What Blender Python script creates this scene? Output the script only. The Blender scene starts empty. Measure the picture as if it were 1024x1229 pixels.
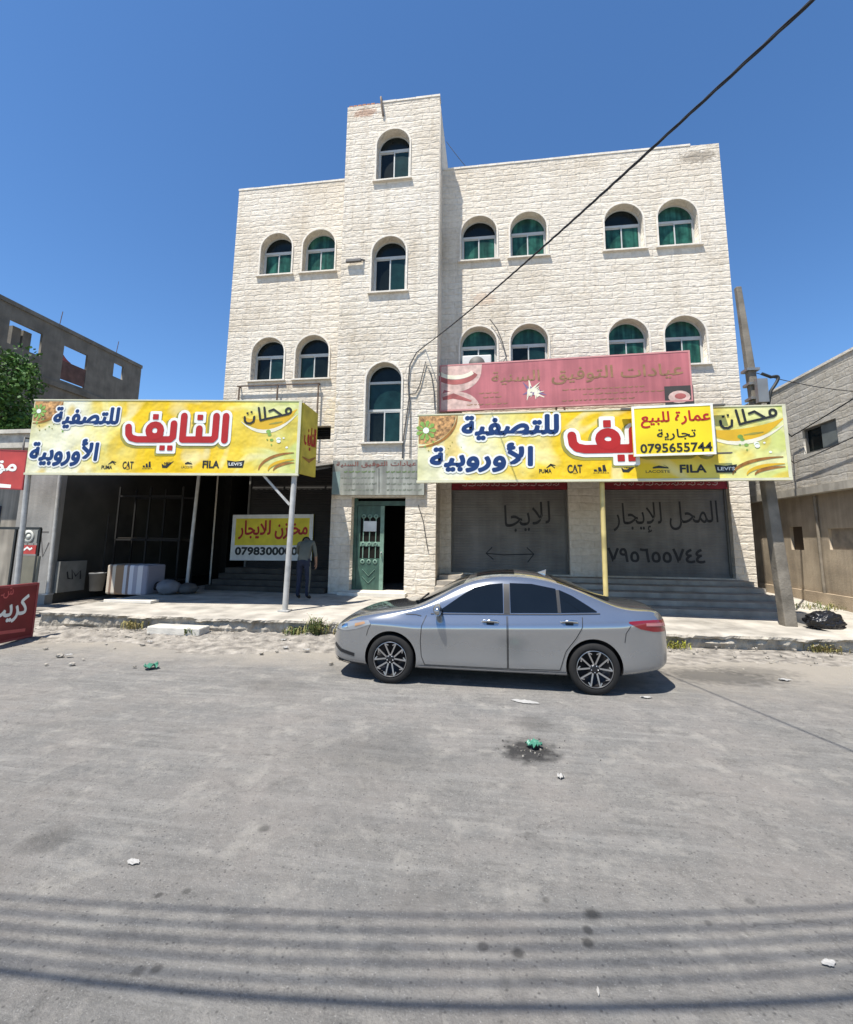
import bpy, bmesh, math, random
from mathutils import Vector, Matrix
from mathutils.bvhtree import BVHTree
random.seed(7)
V = Vector
S = bpy.context.scene
C = S.collection
R = math.radians

# ------------------------------------------------------------------ camera
FPX, PCY, CAMH = 550.925, 569.4, 2.0
YAW, PIT, ROL = -0.141013, 0.142291, 0.012287
cy, sy, cp, sp, cr, sr = math.cos(YAW), math.sin(YAW), math.cos(PIT), math.sin(PIT), math.cos(ROL), math.sin(ROL)
_r, _f, _u = V((cy, -sy, 0)), V((sy, cy, 0)), V((0, 0, 1))
_f, _u = _f * cp + _u * sp, _u * cp - _f * sp
_r, _u = _r * cr + _u * sr, _u * cr - _r * sr
cam_d = bpy.data.cameras.new('camera')
cam = bpy.data.objects.new('camera', cam_d)
C.objects.link(cam)
m = Matrix.Identity(4)
for i, ax in enumerate((_r, _u, -_f)):
    for j in range(3):
        m[j][i] = ax[j]
m.translation = V((0, 0, CAMH))
cam.matrix_world = m
cam_d.sensor_fit = 'HORIZONTAL'
cam_d.sensor_width = 36
cam_d.lens = 36 * FPX / 1024
cam_d.shift_y = -(614.5 - PCY) / 1024
cam_d.clip_start = 0.05
cam_d.clip_end = 3000
S.camera = cam

# ------------------------------------------------------------------ sun, sky, exposure
SUN = V((0.60, 1.0, -2.65)).normalized()          # direction the light travels
w = bpy.data.worlds.new('World')
S.world = w
w.use_nodes = True
nt = w.node_tree
bg = nt.nodes['Background']
sky = nt.nodes.new('ShaderNodeTexSky')
sky.sky_type = 'NISHITA'
sky.sun_disc = False
sky.sun_elevation = math.asin(-SUN.z)
sky.sun_rotation = math.atan2(-SUN.x, -SUN.y) % (2 * math.pi)
sky.altitude = 900
sky.air_density = 1.0
sky.dust_density = 0.2
sky.ozone_density = 5.0
hs = nt.nodes.new('ShaderNodeHueSaturation'); hs.inputs['Saturation'].default_value = 1.13; hs.inputs['Value'].default_value = 1.0
nt.links.new(sky.outputs[0], hs.inputs['Color']); nt.links.new(hs.outputs[0], bg.inputs[0])
bg.inputs[1].default_value = 0.116
sl = bpy.data.lights.new('sun', 'SUN')
sl.energy = 4.7
sl.angle = R(0.53)
sl.color = (1.0, 0.955, 0.88)
so = bpy.data.objects.new('sun', sl)
so.rotation_euler = SUN.to_track_quat('-Z', 'Y').to_euler()
so.location = (-20, -30, 60)
C.objects.link(so)
S.view_settings.view_transform = 'Standard'
S.view_settings.look = 'None'
S.view_settings.exposure = 0.75
S.view_settings.gamma = 1.0

# ------------------------------------------------------------------ measuring helpers (a photo point at a known depth or height)
def _ray(x, y):
    return _r * ((x - 512) / FPX) + _u * ((PCY - y) / FPX) + _f
def at(x, y, Y):
    d = _ray(x, y)
    return V((0, 0, CAMH)) + d * (Y / d.y)
def gz(x, y, z=0.0):
    d = _ray(x, y)
    return V((0, 0, CAMH)) + d * ((z - CAMH) / d.z)
def atX(x, y, X):
    d = _ray(x, y)
    return V((0, 0, CAMH)) + d * (X / d.x)

# ------------------------------------------------------------------ materials
MATS = {}
def _nodes(name):
    mt = bpy.data.materials.new(name)
    mt.use_nodes = True
    n = mt.node_tree
    return mt, n, n.nodes['Principled BSDF'], n.nodes.new, n.links.new
def ramp(n, pts):
    r = n.nodes.new('ShaderNodeValToRGB')
    el = r.color_ramp.elements
    while len(el) < len(pts):
        el.new(0.5)
    for e, (p, c) in zip(el, pts):
        e.position = p
        e.color = (c[0], c[1], c[2], 1) if not isinstance(c, (int, float)) else (c, c, c, 1)
    return r
def mat(name, col, rough=0.8, metal=0.0, var=0.15, vs=3.0, bump=0.0, bs=40.0, coat=0.0, streak=0.0, spec=0.4):
    if name in MATS:
        return MATS[name]
    mt, n, b, new, link = _nodes(name)
    geo = new('ShaderNodeNewGeometry')
    no = new('ShaderNodeTexNoise')
    no.inputs['Scale'].default_value = vs
    no.inputs['Detail'].default_value = 6
    link(geo.outputs['Position'], no.inputs['Vector'])
    c0 = [max(0, c * (1 - var)) for c in col]
    c1 = [min(1, c * (1 + var)) for c in col]
    rp = ramp(n, [(0.3, c0), (0.7, c1)])
    link(no.outputs[0], rp.inputs[0])
    out = rp.outputs[0]
    if streak:
        mp = new('ShaderNodeMapping')
        mp.inputs['Scale'].default_value = (5, 5, 0.35)
        link(geo.outputs['Position'], mp.inputs[0])
        n2 = new('ShaderNodeTexNoise')
        n2.inputs['Scale'].default_value = 1.3
        n2.inputs['Detail'].default_value = 5
        link(mp.outputs[0], n2.inputs['Vector'])
        r2 = ramp(n, [(0.42, 1 - streak), (0.62, 1.0)])
        link(n2.outputs[0], r2.inputs[0])
        mx = new('ShaderNodeMix'); mx.data_type = 'RGBA'; mx.blend_type = 'MULTIPLY'
        mx.inputs[0].default_value = 1
        link(out, mx.inputs[6]); link(r2.outputs[0], mx.inputs[7])
        out = mx.outputs[2]
    link(out, b.inputs['Base Color'])
    b.inputs['Roughness'].default_value = rough
    b.inputs['Metallic'].default_value = metal
    b.inputs['Specular IOR Level'].default_value = spec
    if coat:
        b.inputs['Coat Weight'].default_value = coat
        b.inputs['Coat Roughness'].default_value = 0.04
    if bump:
        nb = new('ShaderNodeTexNoise')
        nb.inputs['Scale'].default_value = bs
        nb.inputs['Detail'].default_value = 8
        link(geo.outputs['Position'], nb.inputs['Vector'])
        bp = new('ShaderNodeBump')
        bp.inputs['Strength'].default_value = 1
        bp.inputs['Distance'].default_value = bump
        link(nb.outputs[0], bp.inputs['Height'])
        link(bp.outputs[0], b.inputs['Normal'])
    MATS[name] = mt
    return mt

def stone_mat(name, c0, c1, mortar, bw=0.66, rh=0.235, depth=0.05, stain=None):
    mt, n, b, new, link = _nodes(name)
    geo = new('ShaderNodeNewGeometry')
    sx = new('ShaderNodeSeparateXYZ'); link(geo.outputs['Position'], sx.inputs[0])
    ad = new('ShaderNodeMath'); link(sx.outputs[0], ad.inputs[0]); link(sx.outputs[1], ad.inputs[1])
    cb = new('ShaderNodeCombineXYZ'); link(ad.outputs[0], cb.inputs[0]); link(sx.outputs[2], cb.inputs[1])
    # wobble the joints a little
    nw = new('ShaderNodeTexNoise'); nw.inputs['Scale'].default_value = 2.2; nw.inputs['Detail'].default_value = 3
    link(geo.outputs['Position'], nw.inputs['Vector'])
    vm = new('ShaderNodeVectorMath'); vm.operation = 'SCALE'; vm.inputs[3].default_value = 0.13
    link(nw.outputs[1], vm.inputs[0])
    va = new('ShaderNodeVectorMath'); link(cb.outputs[0], va.inputs[0]); link(vm.outputs[0], va.inputs[1])
    br = new('ShaderNodeTexBrick')
    br.inputs['Scale'].default_value = 1
    br.inputs['Brick Width'].default_value = bw
    br.inputs['Row Height'].default_value = rh
    br.inputs['Mortar Size'].default_value = 0.008
    br.inputs['Mortar Smooth'].default_value = 0.4
    br.inputs['Color1'].default_value = (*c0, 1)
    br.inputs['Color2'].default_value = (*c1, 1)
    br.inputs['Mortar'].default_value = (*mortar, 1)
    br.offset = 0.37; br.squash = 1.35; br.squash_frequency = 3
    link(va.outputs[0], br.inputs['Vector'])
    # weathering
    nl = new('ShaderNodeTexNoise'); nl.inputs['Scale'].default_value = 0.55; nl.inputs['Detail'].default_value = 8; nl.inputs['Roughness'].default_value = 0.65
    link(geo.outputs['Position'], nl.inputs['Vector'])
    rl = ramp(n, [(0.3, (0.80, 0.76, 0.70)), (0.5, (0.97, 0.955, 0.93)), (0.7, (1.0, 1.0, 1.0))])
    link(nl.outputs[0], rl.inputs[0])
    mx = new('ShaderNodeMix'); mx.data_type = 'RGBA'; mx.blend_type = 'MULTIPLY'; mx.inputs[0].default_value = 1
    link(br.outputs[0], mx.inputs[6]); link(rl.outputs[0], mx.inputs[7])
    nf = new('ShaderNodeTexNoise'); nf.inputs['Scale'].default_value = 9; nf.inputs['Detail'].default_value = 7
    link(geo.outputs['Position'], nf.inputs['Vector'])
    rf = ramp(n, [(0.3, (0.86, 0.84, 0.80)), (0.62, (1.0, 1.0, 1.0))])
    link(nf.outputs[0], rf.inputs[0])
    m2 = new('ShaderNodeMix'); m2.data_type = 'RGBA'; m2.blend_type = 'MULTIPLY'; m2.inputs[0].default_value = 1
    link(mx.outputs[2], m2.inputs[6]); link(rf.outputs[0], m2.inputs[7])
    mps = new('ShaderNodeMapping'); mps.inputs['Scale'].default_value = (2.2, 2.2, 0.16); link(geo.outputs['Position'], mps.inputs[0])
    nst = new('ShaderNodeTexNoise'); nst.inputs['Scale'].default_value = 1.6; nst.inputs['Detail'].default_value = 7; nst.inputs['Roughness'].default_value = .65; link(mps.outputs[0], nst.inputs['Vector'])
    rst = ramp(n, [(0.34, (0.80, 0.77, 0.73)), (0.47, (1, 1, 1))]); link(nst.outputs[0], rst.inputs[0])
    m5 = new('ShaderNodeMix'); m5.data_type = 'RGBA'; m5.blend_type = 'MULTIPLY'; m5.inputs[0].default_value = .55
    link(m2.outputs[2], m5.inputs[6]); link(rst.outputs[0], m5.inputs[7])
    out = m5.outputs[2]
    for (sxp, szp, rad, scol, amt) in (stain or []):
        # a stain with its own place on the wall
        p2 = new('ShaderNodeCombineXYZ'); link(sx.outputs[0], p2.inputs[0]); link(sx.outputs[2], p2.inputs[1])
        sb = new('ShaderNodeVectorMath'); sb.operation = 'SUBTRACT'; sb.inputs[1].default_value = (sxp, szp, 0)
        link(p2.outputs[0], sb.inputs[0])
        dv = new('ShaderNodeVectorMath'); dv.operation = 'DIVIDE'; dv.inputs[1].default_value = (rad[0], rad[1], 1)
        link(sb.outputs[0], dv.inputs[0])
        ln = new('ShaderNodeVectorMath'); ln.operation = 'LENGTH'; link(dv.outputs[0], ln.inputs[0])
        a2 = new('ShaderNodeMath'); a2.operation = 'MULTIPLY_ADD'; a2.inputs[1].default_value = 1.4
        link(nf.outputs[0], a2.inputs[0]); link(ln.outputs[1], a2.inputs[2])
        rs = ramp(n, [(0.75, amt), (1.0, 0.0)])
        hf = new('ShaderNodeMath'); hf.operation = 'MULTIPLY'; hf.inputs[1].default_value = 0.62
        link(a2.outputs[0], hf.inputs[0]); link(hf.outputs[0], rs.inputs[0])
        m3 = new('ShaderNodeMix'); m3.data_type = 'RGBA'
        link(rs.outputs[0], m3.inputs[0]); link(out, m3.inputs[6]); m3.inputs[7].default_value = (*scol, 1)
        out = m3.outputs[2]
    link(out, b.inputs['Base Color'])
    b.inputs['Roughness'].default_value = 0.9
    b.inputs['Specular IOR Level'].default_value = 0.2
    # rock face: joints recessed, faces rough, each stone bulging
    mpn = new('ShaderNodeMapping'); mpn.inputs['Scale'].default_value = (1.0, 1.0, 1.9)
    link(geo.outputs['Position'], mpn.inputs[0])
    nb = new('ShaderNodeTexNoise'); nb.inputs['Scale'].default_value = 4.2; nb.inputs['Detail'].default_value = 9; nb.inputs['Roughness'].default_value = 0.62
    link(mpn.outputs[0], nb.inputs['Vector'])
    iv = new('ShaderNodeMath'); iv.operation = 'MULTIPLY_ADD'; iv.inputs[1].default_value = -0.21
    br2 = new('ShaderNodeTexBrick')
    for k_ in ('Scale', 'Brick Width', 'Row Height'): br2.inputs[k_].default_value = br.inputs[k_].default_value
    br2.inputs['Mortar Size'].default_value = rh * .16; br2.inputs['Mortar Smooth'].default_value = 1.0
    br2.offset = 0.37; br2.squash = 1.35; br2.squash_frequency = 3
    link(va.outputs[0], br2.inputs['Vector'])
    link(br2.outputs['Fac'], iv.inputs[0]); link(nb.outputs[0], iv.inputs[2])
    bp = new('ShaderNodeBump'); bp.inputs['Strength'].default_value = 1; bp.inputs['Distance'].default_value = depth
    link(iv.outputs[0], bp.inputs['Height'])
    link(bp.outputs[0], b.inputs['Normal'])
    MATS[name] = mt
    return mt

WALLC = ((0.66, 0.605, 0.52), (0.725, 0.67, 0.58), (0.61, 0.555, 0.475))

# ------------------------------------------------------------------ mesh helpers
class MB:
    def __init__(s):
        s.v, s.f, s.mi, s.sm = [], [], [], []
    def add(s, vs, fs, mi=0, smooth=False):
        o = len(s.v)
        s.v += [V(x) for x in vs]
        for f in fs:
            s.f.append([i + o for i in f]); s.mi.append(mi); s.sm.append(smooth)
    def box(s, lo, hi, mi=0):
        x0, y0, z0 = lo; x1, y1, z1 = hi
        s.add([(x0, y0, z0), (x1, y0, z0), (x1, y1, z0), (x0, y1, z0), (x0, y0, z1), (x1, y0, z1), (x1, y1, z1), (x0, y1, z1)],
              [(0, 3, 2, 1), (4, 5, 6, 7), (0, 1, 5, 4), (1, 2, 6, 5), (2, 3, 7, 6), (3, 0, 4, 7)], mi)
    def bar(s, a, b, w_, h_=None, mi=0, up=V((0, 0, 1))):
        a, b = V(a), V(b); h_ = h_ or w_
        d = (b - a).normalized()
        x = d.cross(up)
        if x.length < 1e-4: x = d.cross(V((1, 0, 0)))
        x.normalize(); y = x.cross(d)
        x, y = x * w_ / 2, y * h_ / 2
        s.add([a - x - y, a + x - y, a + x + y, a - x + y, b - x - y, b + x - y, b + x + y, b - x + y],
              [(0, 3, 2, 1), (4, 5, 6, 7), (0, 1, 5, 4), (1, 2, 6, 5), (2, 3, 7, 6), (3, 0, 4, 7)], mi)
    def tube(s, pts, r, n=10, mi=0, cap=True):
        pts = [V(p) for p in pts]
        rs = r if isinstance(r, (list, tuple)) else [r] * len(pts)
        rings = []; px = None
        for i, p in enumerate(pts):
            d = (pts[min(i + 1, len(pts) - 1)] - pts[max(i - 1, 0)]).normalized()
            if px is None:
                px = d.cross(V((0, 0, 1)))
                if px.length < 1e-3: px = d.cross(V((0, 1, 0)))
            px = (px - d * px.dot(d)).normalized()
            y = d.cross(px)
            rings.append([p + (px * math.cos(2 * math.pi * k / n) + y * math.sin(2 * math.pi * k / n)) * rs[i] for k in range(n)])
        vs = [q for rg in rings for q in rg]
        fs = []
        for i in range(len(pts) - 1):
            for k in range(n):
                k2 = (k + 1) % n
                fs.append((i * n + k, i * n + k2, (i + 1) * n + k2, (i + 1) * n + k))
        s.add(vs, fs, mi, True)
        if cap:
            s.add(rings[0], [tuple(reversed(range(n)))], mi)
            s.add(rings[-1], [tuple(range(n))], mi)
    def prism(s, poly, d, mi=0):
        """poly: 3D planar points, d: thickness vector"""
        poly = [V(p) for p in poly]; n = len(poly); d = V(d)
        s.add(poly + [p + d for p in poly], [tuple(range(n - 1, -1, -1)), tuple(range(n, 2 * n))] + [(i, (i + 1) % n, n + (i + 1) % n, n + i) for i in range(n)], mi)
    def grid(s, fn, nu, nv, mi=0, smooth=True):
        s.add([fn(i / nu, j / nv) for j in range(nv + 1) for i in range(nu + 1)],
              [(j * (nu + 1) + i, j * (nu + 1) + i + 1, (j + 1) * (nu + 1) + i + 1, (j + 1) * (nu + 1) + i) for j in range(nv) for i in range(nu)], mi, smooth)
    def lathe(s, prof, c, ax, n=24, mi=0, smooth=True):
        c, ax = V(c), V(ax).normalized()
        x = ax.cross(V((0, 0, 1)))
        if x.length < 1e-3: x = V((1, 0, 0))
        x.normalize(); y = ax.cross(x)
        vs = [c + ax * h + (x * math.cos(2 * math.pi * k / n) + y * math.sin(2 * math.pi * k / n)) * r for (r, h) in prof for k in range(n)]
        fs = [(i * n + k, i * n + (k + 1) % n, (i + 1) * n + (k + 1) % n, (i + 1) * n + k) for i in range(len(prof) - 1) for k in range(n)]
        s.add(vs, fs, mi, smooth)
    def blob(s, c, r, mi=0, seed=0, rough=0.3, n=1):
        bm = bmesh.new()
        bmesh.ops.create_icosphere(bm, subdivisions=n + 1, radius=1)
        rnd = random.Random(seed)
        vs = [V((v.co.x * r[0], v.co.y * r[1], v.co.z * r[2])) * (1 + rnd.uniform(-rough, rough)) + V(c) for v in bm.verts]
        s.add(vs, [[v.index for v in f.verts] for f in bm.faces], mi)
        bm.free()
    def build(s, name, mats, parent=None, bevel=0.0):
        me = bpy.data.meshes.new(name)
        off = root_loc(parent) if parent else V((0, 0, 0))
        me.from_pydata([v - off for v in s.v], [], s.f)
        if not isinstance(mats, (list, tuple)): mats = [mats]
        for m_ in mats: me.materials.append(m_)
        for p, mi, sm in zip(me.polygons, s.mi, s.sm):
            p.material_index = mi; p.use_smooth = sm
        bm = bmesh.new(); bm.from_mesh(me)
        if not getattr(s, 'keep', False):
            bmesh.ops.recalc_face_normals(bm, faces=bm.faces)
        bm.to_mesh(me); bm.free()
        me.update()
        o = bpy.data.objects.new(name, me)
        C.objects.link(o)
        if parent: o.parent = parent
        if bevel:
            bv = o.modifiers.new('bevel', 'BEVEL'); bv.width = bevel; bv.segments = 2; bv.limit_method = 'ANGLE'
        return o
def root_loc(o):
    p = V((0, 0, 0))
    while o:
        p += o.location; o = o.parent
    return p
def link_mesh(name, me, mats, parent=None):
    off = root_loc(parent) if parent else V((0, 0, 0))
    for v in me.vertices: v.co -= off
    me.materials.clear()
    for m_ in (mats if isinstance(mats, (list, tuple)) else [mats]): me.materials.append(m_)
    o = bpy.data.objects.new(name, me); C.objects.link(o)
    if parent: o.parent = parent
    return o
def tag(o, label=None, cat=None, group=None, kind=None):
    for k, v in (('label', label), ('category', cat), ('group', group), ('kind', kind)):
        if v: o[k] = v
    return o
def thing(name, label, cat, loc, group=None):
    o = bpy.data.objects.new(name, None); C.objects.link(o)
    o.location = loc; o.empty_display_size = 0.2
    return tag(o, label, cat, group)
def to_mesh(o):
    bpy.context.view_layer.update()
    dg = bpy.context.evaluated_depsgraph_get()
    return bpy.data.meshes.new_from_object(o.evaluated_get(dg), depsgraph=dg)
def holed_wall(name, outline, holes, Y0, thick, mats, parent):
    """an upright slab facing -Y with openings; outline and holes are (x, z) lists"""
    cu = bpy.data.curves.new(name, 'CURVE'); cu.dimensions = '2D'; cu.fill_mode = 'BOTH'; cu.extrude = thick / 2
    for pl in [outline] + holes:
        sp_ = cu.splines.new('POLY'); sp_.points.add(len(pl) - 1); sp_.use_cyclic_u = True
        for p, q in zip(sp_.points, pl): p.co = (q[0], q[1], 0, 1)
    t = bpy.data.objects.new(name, cu); C.objects.link(t)
    me = to_mesh(t); bpy.data.objects.remove(t); bpy.data.curves.remove(cu)
    for v in me.vertices:
        x, y, z = v.co; v.co = (x, Y0 + thick / 2 - z, y)
    return link_mesh(name, me, mats, parent)
def arch(x0, x1, z0, z1, n=14):
    """opening with a half round head"""
    r = (x1 - x0) / 2; c = (x0 + x1) / 2; zs = z1 - r
    return [(x0, z0), (x1, z0)] + [(c + r * math.cos(math.pi * k / n), zs + r * math.sin(math.pi * k / n)) for k in range(n + 1)]
def rectp(x0, x1, z0, z1):
    return [(x0, z0), (x1, z0), (x1, z1), (x0, z1)]

# ------------------------------------------------------------------ lettering
_AF = {}
def _reg(ch, base, four=True):
    _AF[ch] = [chr(base + i) for i in range(4 if four else 2)]
for ch, b_, f_ in [('ا', 0xFE8D, 0), ('أ', 0xFE83, 0), ('إ', 0xFE87, 0), ('ب', 0xFE8F, 1), ('ة', 0xFE93, 0), ('ت', 0xFE95, 1), ('ج', 0xFE9D, 1), ('ح', 0xFEA1, 1),
                   ('خ', 0xFEA5, 1), ('د', 0xFEA9, 0), ('ر', 0xFEAD, 0), ('ز', 0xFEAF, 0), ('س', 0xFEB1, 1), ('ش', 0xFEB5, 1), ('ص', 0xFEB9, 1), ('ط', 0xFEC1, 1),
                   ('ع', 0xFEC9, 1), ('ف', 0xFED1, 1), ('ق', 0xFED5, 1), ('ك', 0xFED9, 1), ('ل', 0xFEDD, 1), ('م', 0xFEE1, 1), ('ن', 0xFEE5, 1), ('و', 0xFEED, 0),
                   ('ي', 0xFEF1, 1), ('\x01', 0xFEFB, 0), ('\x02', 0xFEF7, 0), ('\x03', 0xFEF9, 0)]:
    _reg(ch, b_, f_)
def shape(s):
    s = s.replace('لا', '\x01').replace('لأ', '\x02').replace('لإ', '\x03')
    out = []
    for i, ch in enumerate(s):
        if ch not in _AF: out.append(ch); continue
        prev = i > 0 and s[i - 1] in _AF and len(_AF[s[i - 1]]) == 4
        nxt = i + 1 < len(s) and s[i + 1] in _AF and len(_AF[ch]) == 4
        out.append(_AF[ch][(3 if prev and nxt else 2 if nxt else 1 if prev else 0)])
    return ''.join(reversed(out))
def glyphs(s, offset):
    c = bpy.data.curves.new('lettering', 'FONT'); c.body = s; c.offset = offset; c.resolution_u = 3
    t = bpy.data.objects.new('lettering', c); C.objects.link(t)
    me = to_mesh(t)
    vs = [v.co.copy() for v in me.vertices]; fs = [list(p.vertices) for p in me.polygons]
    bpy.data.objects.remove(t); bpy.data.curves.remove(c); bpy.data.meshes.remove(me)
    return vs, fs
class Frame:
    """a board's face: origin bottom left, u to the right, v up, n out of the board"""
    def __init__(s, o, u, v):
        s.o, s.u, s.v = V(o), V(u), V(v); s.n = s.u.cross(s.v).normalized()
    def p(s, a, b, d=0.0):
        return s.o + s.u * a + s.v * b + s.n * d
def put_text(mb, fr, txt, box, off=0.0, halo=0.0, mi=0, hmi=1, tilt=0.0, d=0.004, latin=False, lean=0.0):
    s = txt if latin else shape(txt)
    base, _ = glyphs(s, 0.0)
    x0, x1 = min(v.x for v in base), max(v.x for v in base); y0, y1 = min(v.y for v in base), max(v.y for v in base)
    u0, u1, v0, v1 = box
    vs, fs = glyphs(s, 0.003)
    gs = min((v1 - v0) / (y1 - y0), (u1 - u0) / (x1 - x0)); off, halo = off * gs, halo * gs
    for (o_, m_, dd) in ([(halo, hmi, d)] if halo else []) + [(off, mi, d + (0.005 if halo else 0))]:
        k_ = 12 if o_ > .03 else 8 if o_ else 1
        for c_ in range(k_):
            ou, ov = o_ * math.cos(2 * math.pi * c_ / k_), o_ * math.sin(2 * math.pi * c_ / k_)
            pts = []
            for v in vs:
                a = u0 + off + (v.x - x0) / (x1 - x0) * (u1 - u0 - 2 * off); b = v0 + off + (v.y - y0) / (y1 - y0) * (v1 - v0 - 2 * off)
                pts.append(fr.p(a + ou + lean * (b - v0), b + ov + tilt * (a - u0), dd + c_ * .0003))
            mb.add(pts, fs, m_)
        mb.keep = True
def flat(mb, fr, pts, mi=0, d=0.004):
    mb.add([fr.p(a, b, d) for a, b in pts], [tuple(range(len(pts)))], mi); mb.keep = True
def stroke(mb, fr, pts, wd, mi=0, d=0.004):
    """a painted line of changing width on a board"""
    n = len(pts); L_, R_ = [], []
    for i, (a, b) in enumerate(pts):
        t = V(pts[min(i + 1, n - 1)]) - V(pts[max(i - 1, 0)])
        t = t.normalized() if t.length else V((1, 0))
        w_ = (wd[i] if isinstance(wd, list) else wd) / 2
        L_.append((a - t.y * w_, b + t.x * w_)); R_.append((a + t.y * w_, b - t.x * w_))
    mb.add([fr.p(a, b, d) for a, b in R_ + L_], [(i, i + 1, n + i + 1, n + i) for i in range(n - 1)], mi); mb.keep = True
def pen(mb, fr, lines, dots, box, wd, mi, d):
    """heavy rounded brush lettering: lines in 0..1 word coordinates"""
    u0, u1, v0, v1 = box; k = 0
    P2 = lambda p: V((u0 + p[0] * (u1 - u0), v0 + p[1] * (v1 - v0)))
    for ln in lines:
        ps = [P2(p) for p in ln]
        for a, b in zip(ps, ps[1:]):
            t = (b - a).normalized() if (b - a).length else V((1, 0)); nn = V((-t.y, t.x)) * wd / 2; an = math.atan2(nn.y, nn.x)
            cap = [(a.x + wd / 2 * math.cos(an + math.pi * i / 6), a.y + wd / 2 * math.sin(an + math.pi * i / 6)) for i in range(7)] + [(b.x + wd / 2 * math.cos(an + math.pi + math.pi * i / 6), b.y + wd / 2 * math.sin(an + math.pi + math.pi * i / 6)) for i in range(7)]
            flat(mb, fr, cap, mi, d + k * .00015); k += 1
    for p, sz in dots:
        c = P2(p); h = sz / 2
        flat(mb, fr, [(c.x - h, c.y - h * .85), (c.x - h * .85, c.y - h), (c.x + h * .85, c.y - h), (c.x + h, c.y - h * .85), (c.x + h, c.y + h * .85), (c.x + h * .85, c.y + h), (c.x - h * .85, c.y + h), (c.x - h, c.y + h * .85)], mi, d + k * .00015); k += 1
def arcpts(c, rx, ry, a0, a1, n=16):
    return [(c[0] + rx * math.cos(R(a0 + (a1 - a0) * k / n)), c[1] + ry * math.sin(R(a0 + (a1 - a0) * k / n))) for k in range(n + 1)]

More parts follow.
